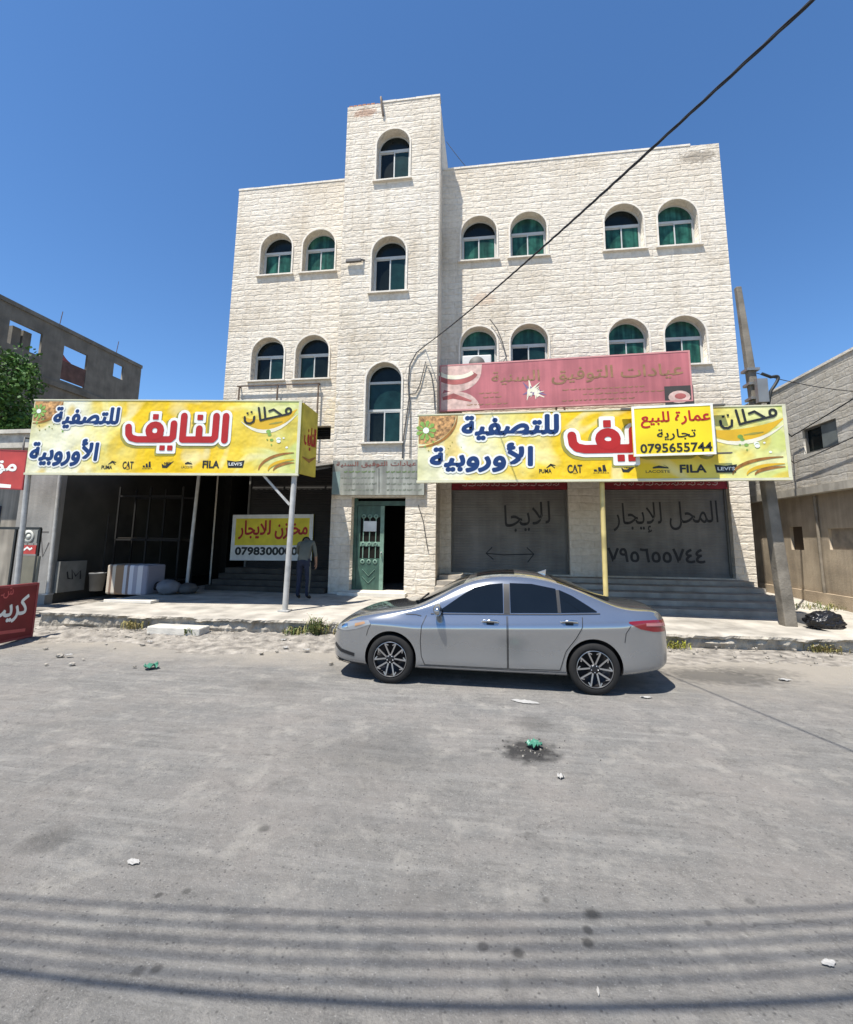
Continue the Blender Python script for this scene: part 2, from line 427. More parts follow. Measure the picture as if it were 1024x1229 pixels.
# ================================================================== GROUND
def road_material():
    mt, n, b, new, link = _nodes('worn_asphalt')
    geo = new('ShaderNodeNewGeometry'); P = geo.outputs['Position']
    def noise(sc, det=8, rg=0.6, vec=None, dist=0.0):
        t = new('ShaderNodeTexNoise'); t.inputs['Scale'].default_value = sc; t.inputs['Detail'].default_value = det
        t.inputs['Roughness'].default_value = rg; t.inputs['Distortion'].default_value = dist
        link(vec or P, t.inputs['Vector']); return t.outputs[0]
    def mix(fac, a, c, blend='MIX'):
        x = new('ShaderNodeMix'); x.data_type = 'RGBA'; x.blend_type = blend
        if isinstance(fac, float): x.inputs[0].default_value = fac
        else: link(fac, x.inputs[0])
        for sk, val in ((6, a), (7, c)):
            if isinstance(val, tuple): x.inputs[sk].default_value = (*val, 1)
            else: link(val, x.inputs[sk])
        return x.outputs[2]
    def rampf(src, p0, p1, v0=0.0, v1=1.0):
        r = ramp(n, [(p0, v0), (p1, v1)]); link(src, r.inputs[0]); return r.outputs[0]
    grit = noise(70, 8, 0.85)
    base = ramp(n, [(0.30, (0.075, 0.072, 0.069)), (0.5, (0.165, 0.160, 0.153)), (0.70, (0.31, 0.30, 0.285))]); link(grit, base.inputs[0])
    col = base.outputs[0]
    col = mix(rampf(noise(24, 8, 0.8), 0.40, 0.62, 0.0, 0.55), col, (0.25, 0.24, 0.225)); col = mix(rampf(noise(17, 8, 0.8), 0.56, 0.68, 0.0, 0.6), col, (0.085, 0.082, 0.079))
    # traffic-polished lengthwise bands and repaired patches
    mp = new('ShaderNodeMapping'); mp.inputs['Scale'].default_value = (0.18, 1.1, 1); link(P, mp.inputs[0])
    col = mix(rampf(noise(1.2, 6, 0.6, mp.outputs[0]), 0.36, 0.66, 0.0, 0.6), col, (0.15, 0.151, 0.151))
    mp2 = new('ShaderNodeMapping'); mp2.inputs['Scale'].default_value = (0.35, 5.5, 1); mp2.inputs['Rotation'].default_value = (0, 0, .03); link(P, mp2.inputs[0])
    col = mix(rampf(noise(1.6, 9, 0.7, mp2.outputs[0]), 0.48, 0.68, 0.0, 0.65), col, (0.27, 0.264, 0.252))
    col = mix(rampf(noise(2.3, 9, 0.72, mp2.outputs[0]), 0.52, 0.70, 0.0, 0.5), col, (0.095, 0.094, 0.092))
    col = mix(rampf(noise(0.7, 8, 0.68), 0.44, 0.64, 0.0, 0.7), col, (0.240, 0.222, 0.206))
    col = mix(rampf(noise(2.6, 8, 0.7), 0.52, 0.68, 0.0, 0.75), col, (0.31, 0.295, 0.27))
    col = mix(rampf(noise(3.3, 8, 0.72, None, 0.6), 0.54, 0.72, 0.0, 0.6), col, (0.095, 0.093, 0.09))
    col = mix(rampf(noise(11, 10, 0.85), 0.52, 0.66, 0.0, 0.7), col, (0.29, 0.278, 0.26))
    col = mix(rampf(noise(9, 10, 0.85, None, .4), 0.55, 0.68, 0.0, 0.65), col, (0.085, 0.083, 0.080))
    col = mix(rampf(noise(0.42, 7, 0.7, None, 1.0), 0.52, 0.66, 0.0, 0.35), col, (0.125, 0.120, 0.114))
    vc = new('ShaderNodeTexVoronoi'); vc.feature = 'DISTANCE_TO_EDGE'; vc.inputs['Scale'].default_value = 0.85
    wv = new('ShaderNodeTexNoise'); wv.inputs['Scale'].default_value = 3.0; wv.inputs['Detail'].default_value = 6; link(P, wv.inputs['Vector'])
    vs_ = new('ShaderNodeVectorMath'); vs_.operation = 'MULTIPLY_ADD'; vs_.inputs[1].default_value = (.5, .5, .5); link(wv.outputs[1], vs_.inputs[0]); link(P, vs_.inputs[2]); link(vs_.outputs[0], vc.inputs['Vector'])
    ck = rampf(vc.outputs[0], 0.002, 0.008, 0.4, 0.0); cm = rampf(noise(0.8, 4, 0.6), 0.50, 0.60, 0.0, 1.0)
    cmul = new('ShaderNodeMath'); cmul.operation = 'MULTIPLY'; link(ck, cmul.inputs[0]); link(cm, cmul.inputs[1])
    col = mix(cmul.outputs[0], col, (0.06, 0.057, 0.053))
    col = mix(1.0, col, (1.0, 0.987, 0.953), 'MULTIPLY')
    # sparse bright aggregate
    vo = new('ShaderNodeTexVoronoi'); vo.inputs['Scale'].default_value = 38; link(P, vo.inputs['Vector'])
    col = mix(rampf(vo.outputs[0], 0.08, 0.20, 0.55, 0.0), col, (0.34, 0.33, 0.31))
    vo2 = new('ShaderNodeTexVoronoi'); vo2.inputs['Scale'].default_value = 21; link(P, vo2.inputs['Vector'])
    col = mix(rampf(vo2.outputs[0], 0.07, 0.20, 0.65, 0.0), col, (0.06, 0.058, 0.056))
    # dust blown against the kerb
    sp_ = new('ShaderNodeSeparateXYZ'); link(P, sp_.inputs[0])
    nd = noise(1.1, 8, 0.7)
    ad = new('ShaderNodeMath'); ad.operation = 'MULTIPLY_ADD'; ad.inputs[1].default_value = 2.2; link(nd, ad.inputs[0]); link(sp_.outputs[1], ad.inputs[2])
    mr = new('ShaderNodeMapRange'); mr.inputs[1].default_value = 8.0; mr.inputs[2].default_value = 9.3; link(ad.outputs[0], mr.inputs[0])
    col = mix(mr.outputs[0], col, (0.295, 0.267, 0.225))
    # oil stains, drips and patches that belong to this street
    wob = new('ShaderNodeTexNoise'); wob.inputs['Scale'].default_value = 9; wob.inputs['Detail'].default_value = 4; link(P, wob.inputs['Vector'])
    spots = [(gz(710, 1097), .052, .8), (gz(706, 1117), .03, .7), (gz(706, 1132), .035, .8), (gz(317, 995), .05, .6), (gz(622, 1143), .036, .75), (gz(580, 1137), .03, .6), (gz(60, 1007), .17, .4),
             (gz(165, 1166), .035, .5), (gz(188, 1163), .03, .6), (gz(190, 1075), .025, .7), (gz(225, 1070), .03, .6), (gz(655, 1080), .03, .5), (gz(900, 1082), .03, .5), (gz(850, 1108), .02, .5),
             (gz(862, 812), .85, .62), (gz(905, 806), .6, .4), (gz(637, 902), .30, 1.0), (gz(640, 868), .25, .35), (gz(330, 822), .5, .25), (gz(450, 905), .7, .2)]
    for p, r_, amt in spots:
        sb = new('ShaderNodeVectorMath'); sb.operation = 'SUBTRACT'; sb.inputs[1].default_value = p; link(P, sb.inputs[0])
        dv = new('ShaderNodeVectorMath'); dv.operation = 'DIVIDE'; dv.inputs[1].default_value = (r_ * (1.25 if r_ > .3 else 1), r_ * (.6 if r_ > .3 else 1), 1); link(sb.outputs[0], dv.inputs[0])
        ln = new('ShaderNodeVectorMath'); ln.operation = 'LENGTH'; link(dv.outputs[0], ln.inputs[0])
        a2 = new('ShaderNodeMath'); a2.operation = 'MULTIPLY_ADD'; a2.inputs[1].default_value = 1.3; link(wob.outputs[0], a2.inputs[0]); link(ln.outputs[1], a2.inputs[2])
        mr2 = new('ShaderNodeMapRange'); mr2.inputs[1].default_value = 1.15; mr2.inputs[2].default_value = 1.75; mr2.inputs[3].default_value = amt; mr2.inputs[4].default_value = 0; link(a2.outputs[0], mr2.inputs[0])
        col = mix(mr2.outputs[0], col, (0.045, 0.043, 0.041))
    link(col, b.inputs['Base Color'])
    b.inputs['Roughness'].default_value = 0.92; b.inputs['Specular IOR Level'].default_value = 0.2
    bp = new('ShaderNodeBump'); bp.inputs['Distance'].default_value = 0.012; bp.inputs['Strength'].default_value = 1.0
    n2 = noise(90, 6, 0.75)
    n3 = noise(6, 6, 0.6)
    ab = new('ShaderNodeMath'); ab.operation = 'MULTIPLY_ADD'; ab.inputs[1].default_value = 2.5; link(n3, ab.inputs[0]); link(n2, ab.inputs[2])
    link(ab.outputs[0], bp.inputs['Height']); link(bp.outputs[0], b.inputs['Normal'])
    return mt
ASPH = road_material()
DIRT = mat('dusty_ground', (0.36, 0.32, 0.265), 0.95, var=0.3, vs=2.5, bump=0.03, bs=14)
DUST = mat('dusty_verge', (0.245, 0.222, 0.19), 0.95, var=0.5, vs=5.0, bump=0.03, bs=22)
CONC = mat('pavement_concrete', (0.37, 0.34, 0.29), 0.92, var=0.32, vs=2.2, bump=0.012, bs=18)
KERB = mat('kerb_stone', (0.34, 0.305, 0.25), 0.95, var=0.45, vs=4, bump=0.09, bs=7)
g = MB(); g.add([(-900, -400, -0.06), (900, -400, -0.06), (900, 1500, -0.06), (-900, 1500, -0.06)], [(0, 1, 2, 3)])
tag(g.build('ground', DIRT), kind='structure')
g = MB(); g.add([(-160, -9, 0), (160, -9, 0), (160, 10.4, 0), (-160, 10.4, 0)], [(0, 1, 2, 3)])
tag(g.build('road', ASPH), kind='structure')
rn = random.Random(3)
from mathutils import noise as mn
def kerbY(x): return 9.28 + 0.055 * (x + 6)
def verge(u, v):
    x = -15.5 + 22.6 * u
    y0 = 7.75 + 0.55 * mn.noise(V((x * .5, 3, 0))) + max(0, (x + 3)) * 0.12
    y = y0 + (kerbY(x) + 0.02 - y0) * v
    h = -0.014 + .02 * min(1, v * 4) + .035 * mn.noise(V((x * .8, y * 1.1, 8))) * max(0, 1 - 2 * v) + 0.04 * v ** 1.5 + (0.07 * max(0, mn.noise(V((x * 1.7, y * 1.7, 1)))) + 0.06 * max(0, mn.noise(V((x * 5, y * 5, 5)))) + 0.035 * max(0, mn.noise(V((x * 12, y * 12, 9))))) * min(1, v * 3)
    if x > -2: h = h * max(0.25, 1 - (x + 2) * .2) - .004
    return V((x, y, h if v > 0 else -0.01))
g = MB(); g.grid(verge, 520, 44); tag(g.build('verge', DUST), kind='structure')

# pavement: a slab with a broken front edge
def pave_top(x): return 0.345 - 0.006 * (x + 6)
g = MB()
nx = 330
xs = [-9.75 + (6.75 + 9.75) * i / nx for i in range(nx + 1)]
def edge(x, lvl):
    return kerbY(x) + 0.06 * mn.noise(V((x * 1.3, lvl * 3, 0))) + 0.06 * mn.noise(V((x * 3.9, lvl * 5, 2))) + 0.03 * mn.noise(V((x * 11, lvl * 7, 3)))
rows = []
for x in xs:
    t = pave_top(x)
    chip = 0.09 * max(0, mn.noise(V((x * 1.1, 7, 0)))) + 0.07 * max(0, mn.noise(V((x * 4, 9, 0)))) + .03 * max(0, mn.noise(V((x * 12, 2, 0))))
    rows.append([V((x, edge(x, 0) + .05, -0.03)), V((x, edge(x, 1), 0.12)), V((x, edge(x, 2) + .01, t - 0.06 - chip)), V((x, edge(x, 3) - .05, t - 0.055 - chip * .6)), V((x, edge(x, 4) - .045, t - .012 - chip * .5)), V((x, edge(x, 5) + 0.03 + chip, t)), V((x, 10.6, t + .01)), V((x, 12.2, t + 0.015)), V((x, 15.0, t + 0.02)), V((x, 19.5, t + 0.02))])
vs = [p for r_ in rows for p in r_]; k = len(rows[0])
g.add(vs, [(i * k + j, (i + 1) * k + j, (i + 1) * k + j + 1, i * k + j + 1) for i in range(nx) for j in range(k - 1)], 0, False)
for i in range(len(g.f)):
    if i % (k - 1) < 4: g.mi[i] = 1
g.add([rows[0][j] for j in range(k)] + [V((xs[0], 19.5, -.05))], [tuple(range(k + 1))], 1)
g.add([rows[-1][j] for j in range(k)] + [V((xs[-1], 19.5, -.05))], [tuple(range(k + 1))], 1)
tag(g.build('pavement', [CONC, KERB]), kind='structure')
# alley between the buildings
g = MB()
g.grid(lambda u, v: V((6.70 + 6.5 * u, 9.6 + 22 * v, 0.012 + 0.33 * min(1, v * 3.2) + 0.03 * mn.noise(V((u * 9, v * 20, 0))) + (-.05 if u == 0 and v < .1 else 0))), 40, 90)
tag(g.build('alley', mat('alley_dust', (0.42, 0.39, 0.335), 0.95, var=0.25, vs=2, bump=0.02, bs=12)), kind='structure')
# left yard, lower than the pavement
g = MB(); g.grid(lambda u, v: V((-17 + 7.3 * u, 9.0 + 9 * v, 0.02 + 0.12 * v + 0.05 * mn.noise(V((u * 8, v * 8, 4))))), 30, 30)
tag(g.build('yard', DUST), kind='structure')
# ================================================================== STONE BUILDING
YW, YT = 15.0, 13.8
B = thing('stone_building', 'three storey cream stone building with arched green windows and a taller stair tower', 'building', (-1.0, YT, 0.3))
STONE = stone_mat('building_stone', *WALLC, stain=[(-4.3, 16.95, (.62, .22), (.36, .22, .15), .8), (7.05, 15.0, (.75, .3), (.26, .22, .17), .75), (-0.2, 10.3, (.5, .35), (.55, .40, .28), .5), (-5.35, 6.3, (.6, .9), (.62, .50, .30), .5)])
TRIM = mat('stone_trim', (0.67, 0.615, 0.525), 0.85, var=0.14, vs=4, bump=0.012, bs=18)
PLAST = mat('roof_plaster', (0.42, 0.39, 0.34), 0.9)
DARKIN = mat('dark_interior', (0.014, 0.013, 0.011), 0.95, spec=.1)  # near-black base colour carries the rooms' deep shade
def wz(x0, x1, y0, y1, Y):
    a = at(x0, (y0 + y1) / 2, Y); b2 = at(x1, (y0 + y1) / 2, Y); t = at((x0 + x1) / 2, y0, Y); bo = at((x0 + x1) / 2, y1, Y)
    return a.x, b2.x, bo.z, t.z
ZU0 = at(580, 327, YW).z
up = [(313, 351, 279, 327.5), (363.8, 402, 275.7, 327), (554, 596, 261, 313), (611.6, 657.3, 255.7, 309), (726, 771.6, 244.6, 300), (790, 837, 238.7, 294)]
lo = [(302, 341.3, 403, 456), (354.8, 395, 401.5, 455), (554, 595, 394.5, 446), (612.8, 658.4, 390, 444), (731, 778.6, 382.6, 438), (798, 848, 379, 437)]
zu = [wz(*r_, YW) for r_ in up]; zl = [wz(*r_, YW) for r_ in lo]
u0 = sum(r_[2] for r_ in zu) / 6; u1 = sum(r_[3] for r_ in zu) / 6
l0 = (zl[0][2] + zl[1][2] + zl[5][2]) / 3; l1 = sum(r_[3] for r_ in zl) / 6
WIN = []
for (a, b2, _, _) in zu: c = (a + b2) / 2; WIN.append((c - .62, c + .62, u0, u1, YW))
for (a, b2, _, _) in zl: c = (a + b2) / 2; WIN.append((c - .62, c + .62, l0, l1, YW))
TW = [wz(452.4, 491.6, 155.4, 215.7, YT), wz(446.7, 487, 284, 350, YT), wz(439.4, 481, 435, 530.7, YT)]
TWIN = [(sum((t[0], t[1])) / 2 - .575, sum((t[0], t[1])) / 2 + .575, t[2], t[3], YT) for t in TW]
XL, XT0, XT1, XR = -9.66, -4.96, -1.66, 7.72
ZR = at(600, 198, YW).z; ZTOP = at(531, 115, YT).z
THK = 0.42
# shop openings on the wing wall
S1 = (-1.30, 2.42, 0.98, 3.98); S2 = (3.50, 7.16, 0.98, 3.98); LS = (XL + .05, -5.15, 0.30, 4.62)
VENT = wz(374, 397, 511, 527.5, YW)
holes = [arch(*q[:4]) for q in WIN] + [rectp(*S1), rectp(*S2), rectp(*LS), rectp(*VENT), rectp(XT0 + .1, XT1 - .1, .3, 3.7)]
holed_wall('wall', rectp(XL, XR, 0.25, ZR), holes, YW, THK, STONE, B)
DOOR = (-4.30, -2.60, 0.30, 3.30)
holed_wall('tower_wall', rectp(XT0, XT1, 0.25, ZTOP), [arch(*q[:4]) for q in TWIN] + [rectp(*DOOR)], YT, THK, STONE, B)
g = MB()
g.box((XT0, YT + THK, .25), (XT0 + THK, YW - .002, ZTOP)); g.box((XT1 - THK, YT + THK, .25), (XT1, YW - .002, ZTOP))
g.box((XT0, YW + .003, ZR), (XT0 + THK, 19, ZTOP)); g.box((XT1 - THK, YW + .003, ZR), (XT1, 19, ZTOP)); g.box((XT0 + THK, 18.6, ZR), (XT1 - THK, 19, ZTOP))
g.box((XT0 + THK + .002, YT + THK + .002, ZTOP - .5), (XT1 - THK - .002, 18.59, ZTOP - .25))
g.build('tower_side', STONE, B)
g = MB()
g.box((XL, YW + THK, 4.81), (XL + THK, 27, ZR)); g.box((XL, 20.81, .25), (XL + THK, 27, 4.80)); g.box((XR - THK, YW + THK, .25), (XR, 27, ZR)); g.box((XL + THK, 26.6, .25), (XR - THK, 27, ZR))
g.build('side_wall', STONE, B)
g = MB(); g.box((XL + THK + .003, YW + THK + .003, ZR - 1.0), (XR - THK - .003, 26.59, ZR - .75)); g.build('roof', PLAST, B)
g = MB()   # coping stones and the broken top courses
def coping(x0, x1, z, Y, skip=()):
    x = x0
    r2 = random.Random(int(x0 * 10))
    while x < x1 - .05:
        L2 = min(r2.uniform(.55, .8), x1 - x)
        if not any(a < x + L2 / 2 < c2 for a, c2 in skip):
            g.box((x + .004, Y - .02, z + .002), (x + L2 - .004, Y + .30, z + .075 + r2.uniform(-.008, .008)))
        x += L2
coping(XL - .02, XT0 - .01, ZR, YW); g.build('coping', TRIM, B); g = MB(); coping(XT1 + .01, XR + .02, ZR, YW, [(6.6, 7.8)]); g.build('coping', TRIM, B); g = MB(); coping(XT0 - .02, XT1 + .02, ZTOP, YT, [(-4.9, -3.75)])
g.build('coping', TRIM, B)
g = MB()
r2 = random.Random(5)
for i in range(7):
    x = XT0 + .05 + i * .16; g.box((x, YT + .02, ZTOP + .002), (x + .13, YT + .2, ZTOP + r2.uniform(.04, .09)))
g.build('exposed_brick', mat('red_brick', (0.36, 0.17, 0.10), .9, var=.4, vs=12), B)
g = MB(); p = at(458, 127, YT)
g.tube([(p.x, YT + .15, ZTOP + .16), (p.x, YT - .12, ZTOP + .12), (p.x + .03, YT - .16, ZTOP - .12), (p.x + .08, YT - .04, ZTOP - .55)], .035, 8)
g.build('roof_spout', mat('rusty_pipe', (.16, .12, .09), .8, var=.4, vs=20), B)

# windows
GREENS = {'green': mat('green_curtain_glass', (0.024, 0.100, 0.072), 0.25, var=.45, vs=4, spec=.25, streak=.55), 'dark': mat('dark_glass', (0.006, 0.010, 0.010), 0.2, var=.3, spec=.2), 'teal': mat('teal_glass', (0.008, 0.028, 0.028), 0.2, var=.4, vs=3, spec=.25)}  # vertical streaks in the green stand in for shaded curtain folds
FRAME = mat('white_aluminium', (0.46, 0.47, 0.45), 0.45, var=.08)
def window(x0, x1, z0, z1, Y, panes=('green', 'green'), fan='green', sill=True, tall=False, grill=False):
    r_ = (x1 - x0) / 2; c = (x0 + x1) / 2; zs = z1 - r_; yf = Y + 0.27
    f = MB(); fw = .042
    oz = arch(x0 + .004, x1 - .004, z0 + .004, z1 - .004); iz = arch(x0 + fw, x1 - fw, z0 + fw, z1 - fw)
    n_ = len(oz)
    vs = [V((a, yf, b2)) for a, b2 in oz] + [V((a, yf, b2)) for a, b2 in iz] + [V((a, yf + .06, b2)) for a, b2 in oz] + [V((a, yf + .06, b2)) for a, b2 in iz]
    fs = []
    for i in range(n_):
        j = (i + 1) % n_
        fs += [(i, j, n_ + j, n_ + i), (n_ + i, n_ + j, 3 * n_ + j, 3 * n_ + i), (2 * n_ + i, 3 * n_ + i, 3 * n_ + j, 2 * n_ + j), (i, 2 * n_ + i, 2 * n_ + j, j)]
    f.add(vs, fs)
    zt = zs - .02
    f.box((x0 + fw + .001, yf - .012, zt - .04), (x1 - fw - .001, yf + .05, zt + .04))
    zb = z0 + fw
    if tall:
        zt2 = z0 + .42 * (z1 - z0); f.box((x0 + fw + .001, yf - .012, zt2 - .035), (x1 - fw - .001, yf + .05, zt2 + .035))
    ztop = zt2 - .036 if tall else zt - .041
    # two sliding sashes
    for k_, (a, b2) in enumerate(((x0 + fw + .002, c + .03), (c - .03, x1 - fw - .002))):
        yo = yf + (.0 if k_ else .028); s_ = .036
        f.box((a, yo - .008, zb), (a + s_, yo + .018, ztop)); f.box((b2 - s_, yo - .008, zb), (b2, yo + .018, ztop))
        f.box((a + s_ + .001, yo - .007, zb), (b2 - s_ - .001, yo + .017, zb + s_)); f.box((a + s_ + .001, yo - .007, ztop - s_), (b2 - s_ - .001, yo + .017, ztop))
    if grill:
        for i in range(8): f.box((x0 + .12 + i * (x1 - x0 - .24) / 7 - .007, yf - .06, z0 + .08), (x0 + .12 + i * (x1 - x0 - .24) / 7 + .007, yf - .045, zt))
    wf = f.build('window', FRAME, B)
    def pane(poly, y, key):
        q = MB(); q.prism([V((a, y, b2)) for a, b2 in poly], (0, .012, 0)); q.build('pane', GREENS[key], wf)
    pane(rectp(x0 + fw + .05, c - .02, zb + .05, ztop - .049), yf + .034, panes[0])
    pane(rectp(c + .02, x1 - fw - .05, zb + .05, ztop - .049), yf + .006, panes[1])
    if tall: pane(rectp(x0 + fw + .001, x1 - fw - .001, zt2 + .037, zt - .042), yf + .02, panes[1])
    pane([(x0 + fw + .002, zt + .042), (x1 - fw - .002, zt + .042)] + [(c + (r_ - fw - .002) * math.cos(math.pi * k_ / 14), max(zt + .043, zs + (r_ - fw - .002) * math.sin(math.pi * k_ / 14))) for k_ in range(15)], yf + .025, fan)
    # smooth stone surround, proud of the rough wall
    s_ = MB(); sw = .06; oz = arch(x0 - sw, x1 + sw, z0, z1 + sw); iz = arch(x0 - .003, x1 + .003, z0, z1 + .003)
    y0_, y1_ = Y - .035, Y + .05
    vs = [V((a, y0_, b2)) for a, b2 in oz] + [V((a, y0_, b2)) for a, b2 in iz] + [V((a, y1_, b2)) for a, b2 in oz] + [V((a, y1_, b2)) for a, b2 in iz]
    fs = []
    for i in range(1, n_):
        j = (i + 1) % n_
        fs += [(i, j, n_ + j, n_ + i), (n_ + i, n_ + j, 3 * n_ + j, 3 * n_ + i), (i, 2 * n_ + i, 2 * n_ + j, j)]
    s_.add(vs, fs); s_.build('surround', TRIM, wf)
    if sill:
        q = MB(); q.box((x0 - .11, Y - .10, z0 - .055), (x1 + .11, Y - .002, z0 - .003)); q.box((x0 + .002, Y - .001, z0 - .06), (x1 - .002, Y + .27, z0 + .012)); q.build('sill', TRIM, wf)
cfg0 = None
cfg = [(('green', 'green'), 'dark'), (('green', 'green'), 'green'), (('green', 'green'), 'dark'), (('green', 'green'), 'green'), (('green', 'green'), 'dark'), (('green', 'green'), 'green'),
       (('dark', 'teal'), 'dark'), (('teal', 'dark'), 'dark'), (('teal', 'teal'), 'green'), (('dark', 'teal'), 'green'), (('green', 'green'), 'green'), (('teal', 'green'), 'green')]
for q, (pn, fn) in zip(WIN, cfg): window(*q, panes=pn, fan=fn)
window(*TWIN[0], panes=('dark', 'teal'), fan='dark'); window(*TWIN[1], panes=('dark', 'teal'), fan='dark'); window(*TWIN[2], panes=('dark', 'teal'), fan='dark', tall=True)
# little vent, shutters, shop fronts
g = MB()
for i in range(5): g.box((VENT[0] + .01, YW + .12, VENT[2] + .03 + i * .075), (VENT[1] - .01, YW + .2, VENT[2] + .055 + i * .075))
g.box((VENT[0] + .002, YW + .3, VENT[2]), (VENT[1] - .002, YW + .34, VENT[3])); g.build('vent_grille', DARKIN, B)
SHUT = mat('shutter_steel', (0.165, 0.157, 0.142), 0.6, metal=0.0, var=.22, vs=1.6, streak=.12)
INK = mat('spray_paint', (0.025, 0.025, 0.027), .7)
REDS = mat('red_fascia', (0.20, 0.012, 0.018), .6, var=.3, vs=6)
PALE = mat('pale_lettering', (0.5, 0.36, 0.34), .7)
def rolling_shutter(x0, x1, z0, z1, Y, mt):
    s_ = MB(); prof = []
    z = z0; pitch = .085
    while z < z1:
        prof += [(0, z), (-.005, z + pitch * .25), (-.007, z + pitch * .5), (-.005, z + pitch * .75), (0, z + pitch * .96)]; z += pitch
    n_ = len(prof)
    s_.add([V((x0, Y + a, min(b2, z1))) for a, b2 in prof] + [V((x1, Y + a, min(b2, z1))) for a, b2 in prof], [(i, n_ + i, n_ + i + 1, i + 1) for i in range(n_ - 1)])
    s_.box((x0 + .001, Y - .05, z0 - .005), (x1 - .001, Y + .03, z0 + .075), 0)
    sh = s_.build('rolling_shutter', mt, B)
    
    for xa, xb in ((x0 - .001, x0 + .06), (x1 - .06, x1 + .001)):
        q = MB(); q.box((xa, Y - .07, z0 + .001), (xb, Y - .028, z1)); q.build('guide_rail', mat('rail_steel', (.13, .125, .11), .6), sh)
    return sh
FL = 0.98
sh1 = rolling_shutter(S1[0] + .003, S1[1] - .003, FL + .006, 3.66, YW + .26, SHUT)
sh2 = rolling_shutter(S2[0] + .003, S2[1] - .003, FL + .006, 3.66, YW + .26, SHUT)
for (x0, x1, _, z1), sh in ((S1, sh1), (S2, sh2)):
    q = MB(); q.box((x0 + .003, YW + .1, 3.665), (x1 - .003, YW + .22, z1 - .003)); fp = q.build('fascia_board', REDS, B)
    fr = Frame((x0, YW + .1, 3.665), (1, 0, 0), (0, 0, 1)); q = MB(); r2 = random.Random(int(x0 * 7))
    a = .35
    while a < x1 - x0 - .3:
        wd = r2.uniform(.08, .24); stroke(q, fr, [(a, .14), (a + wd * .3, .13 + r2.uniform(0, .05)), (a + wd * .6, .12), (a + wd, .15 + r2.uniform(-.02, .03))], .022); 
        if r2.random() < .7: stroke(q, fr, [(a + wd * .5, .2), (a + wd * .5 + .03, .2)], .02)
        if r2.random() < .6: stroke(q, fr, [(a + wd, .14), (a + wd, .23)], .02)
        a += wd + r2.uniform(.03, .09)
    q.build('faded_writing', PALE, fp)
# sprayed writing
fr = Frame((S1[0], YW + .252, FL), (1, 0, 0), (0, 0, 1)); q = MB()
put_text(q, fr, 'للايجا', (1.72, 3.18, 1.28, 2.18), off=0, d=.003, tilt=.1); q.build('graffiti', INK, sh1); q = MB()
stroke(q, fr, [(1.12, .62), (1.7, .58), (2.62, .62)], .035, d=.003); stroke(q, fr, [(1.32, .82), (1.12, .62), (1.36, .43)], .035, d=.003); stroke(q, fr, [(2.42, .83), (2.64, .62), (2.44, .36)], .035, d=.003)
q.build('graffiti', INK, sh1)
fr = Frame((S2[0], YW + .252, FL), (1, 0, 0), (0, 0, 1)); q = MB()
put_text(q, fr, 'المحل للإيجار', (.32, 3.40, 1.30, 2.25), off=0, d=.003, tilt=.03); q.build('graffiti', INK, sh2); q = MB()
put_text(q, fr, '٧٩٥٦٥٥٧٤٤', (.1, 2.95, .42, .86), off=.02, d=.003, latin=True)
q.build('graffiti', INK, sh2)
# entrance steps on the right
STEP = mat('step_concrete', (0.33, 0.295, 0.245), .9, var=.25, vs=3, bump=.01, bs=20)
g = MB(); ns = 5; yf = 12.15
for i in range(ns):
    z0 = pave_top(0) - .01 + i * (FL - .33) / ns; y = yf + i * .55
    g.box((-1.62, y, z0 + (.001 if i else -.3)), (7.30 - i * .0, YW + (.5 if i == ns - 1 else -.01), pave_top(0) - .01 + (i + 1) * (FL - .33) / ns - .003))
g.build('steps', STEP, B)
# dark left shop: deep room, partly closed by a shutter; shade put into near-black colours
DWALL = mat('grimy_wall', (0.10, 0.088, 0.07), .9, var=.35, vs=2)
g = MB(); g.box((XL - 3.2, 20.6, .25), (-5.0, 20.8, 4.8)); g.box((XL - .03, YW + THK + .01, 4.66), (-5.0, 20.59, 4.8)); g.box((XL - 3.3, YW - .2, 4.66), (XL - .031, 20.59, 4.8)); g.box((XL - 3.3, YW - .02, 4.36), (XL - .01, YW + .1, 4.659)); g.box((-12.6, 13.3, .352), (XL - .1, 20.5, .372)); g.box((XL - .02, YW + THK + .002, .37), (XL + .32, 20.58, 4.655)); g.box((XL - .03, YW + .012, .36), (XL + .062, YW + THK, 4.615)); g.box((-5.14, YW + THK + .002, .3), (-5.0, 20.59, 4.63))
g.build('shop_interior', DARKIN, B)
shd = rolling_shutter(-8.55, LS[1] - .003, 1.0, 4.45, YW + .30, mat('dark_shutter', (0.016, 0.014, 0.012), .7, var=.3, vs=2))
g = MB()
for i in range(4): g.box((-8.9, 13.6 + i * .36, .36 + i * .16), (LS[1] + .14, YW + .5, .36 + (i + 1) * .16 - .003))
g.build('shop_steps', mat('dark_step', (0.06, 0.052, 0.042), .9, var=.3, vs=3, bump=.01), B)
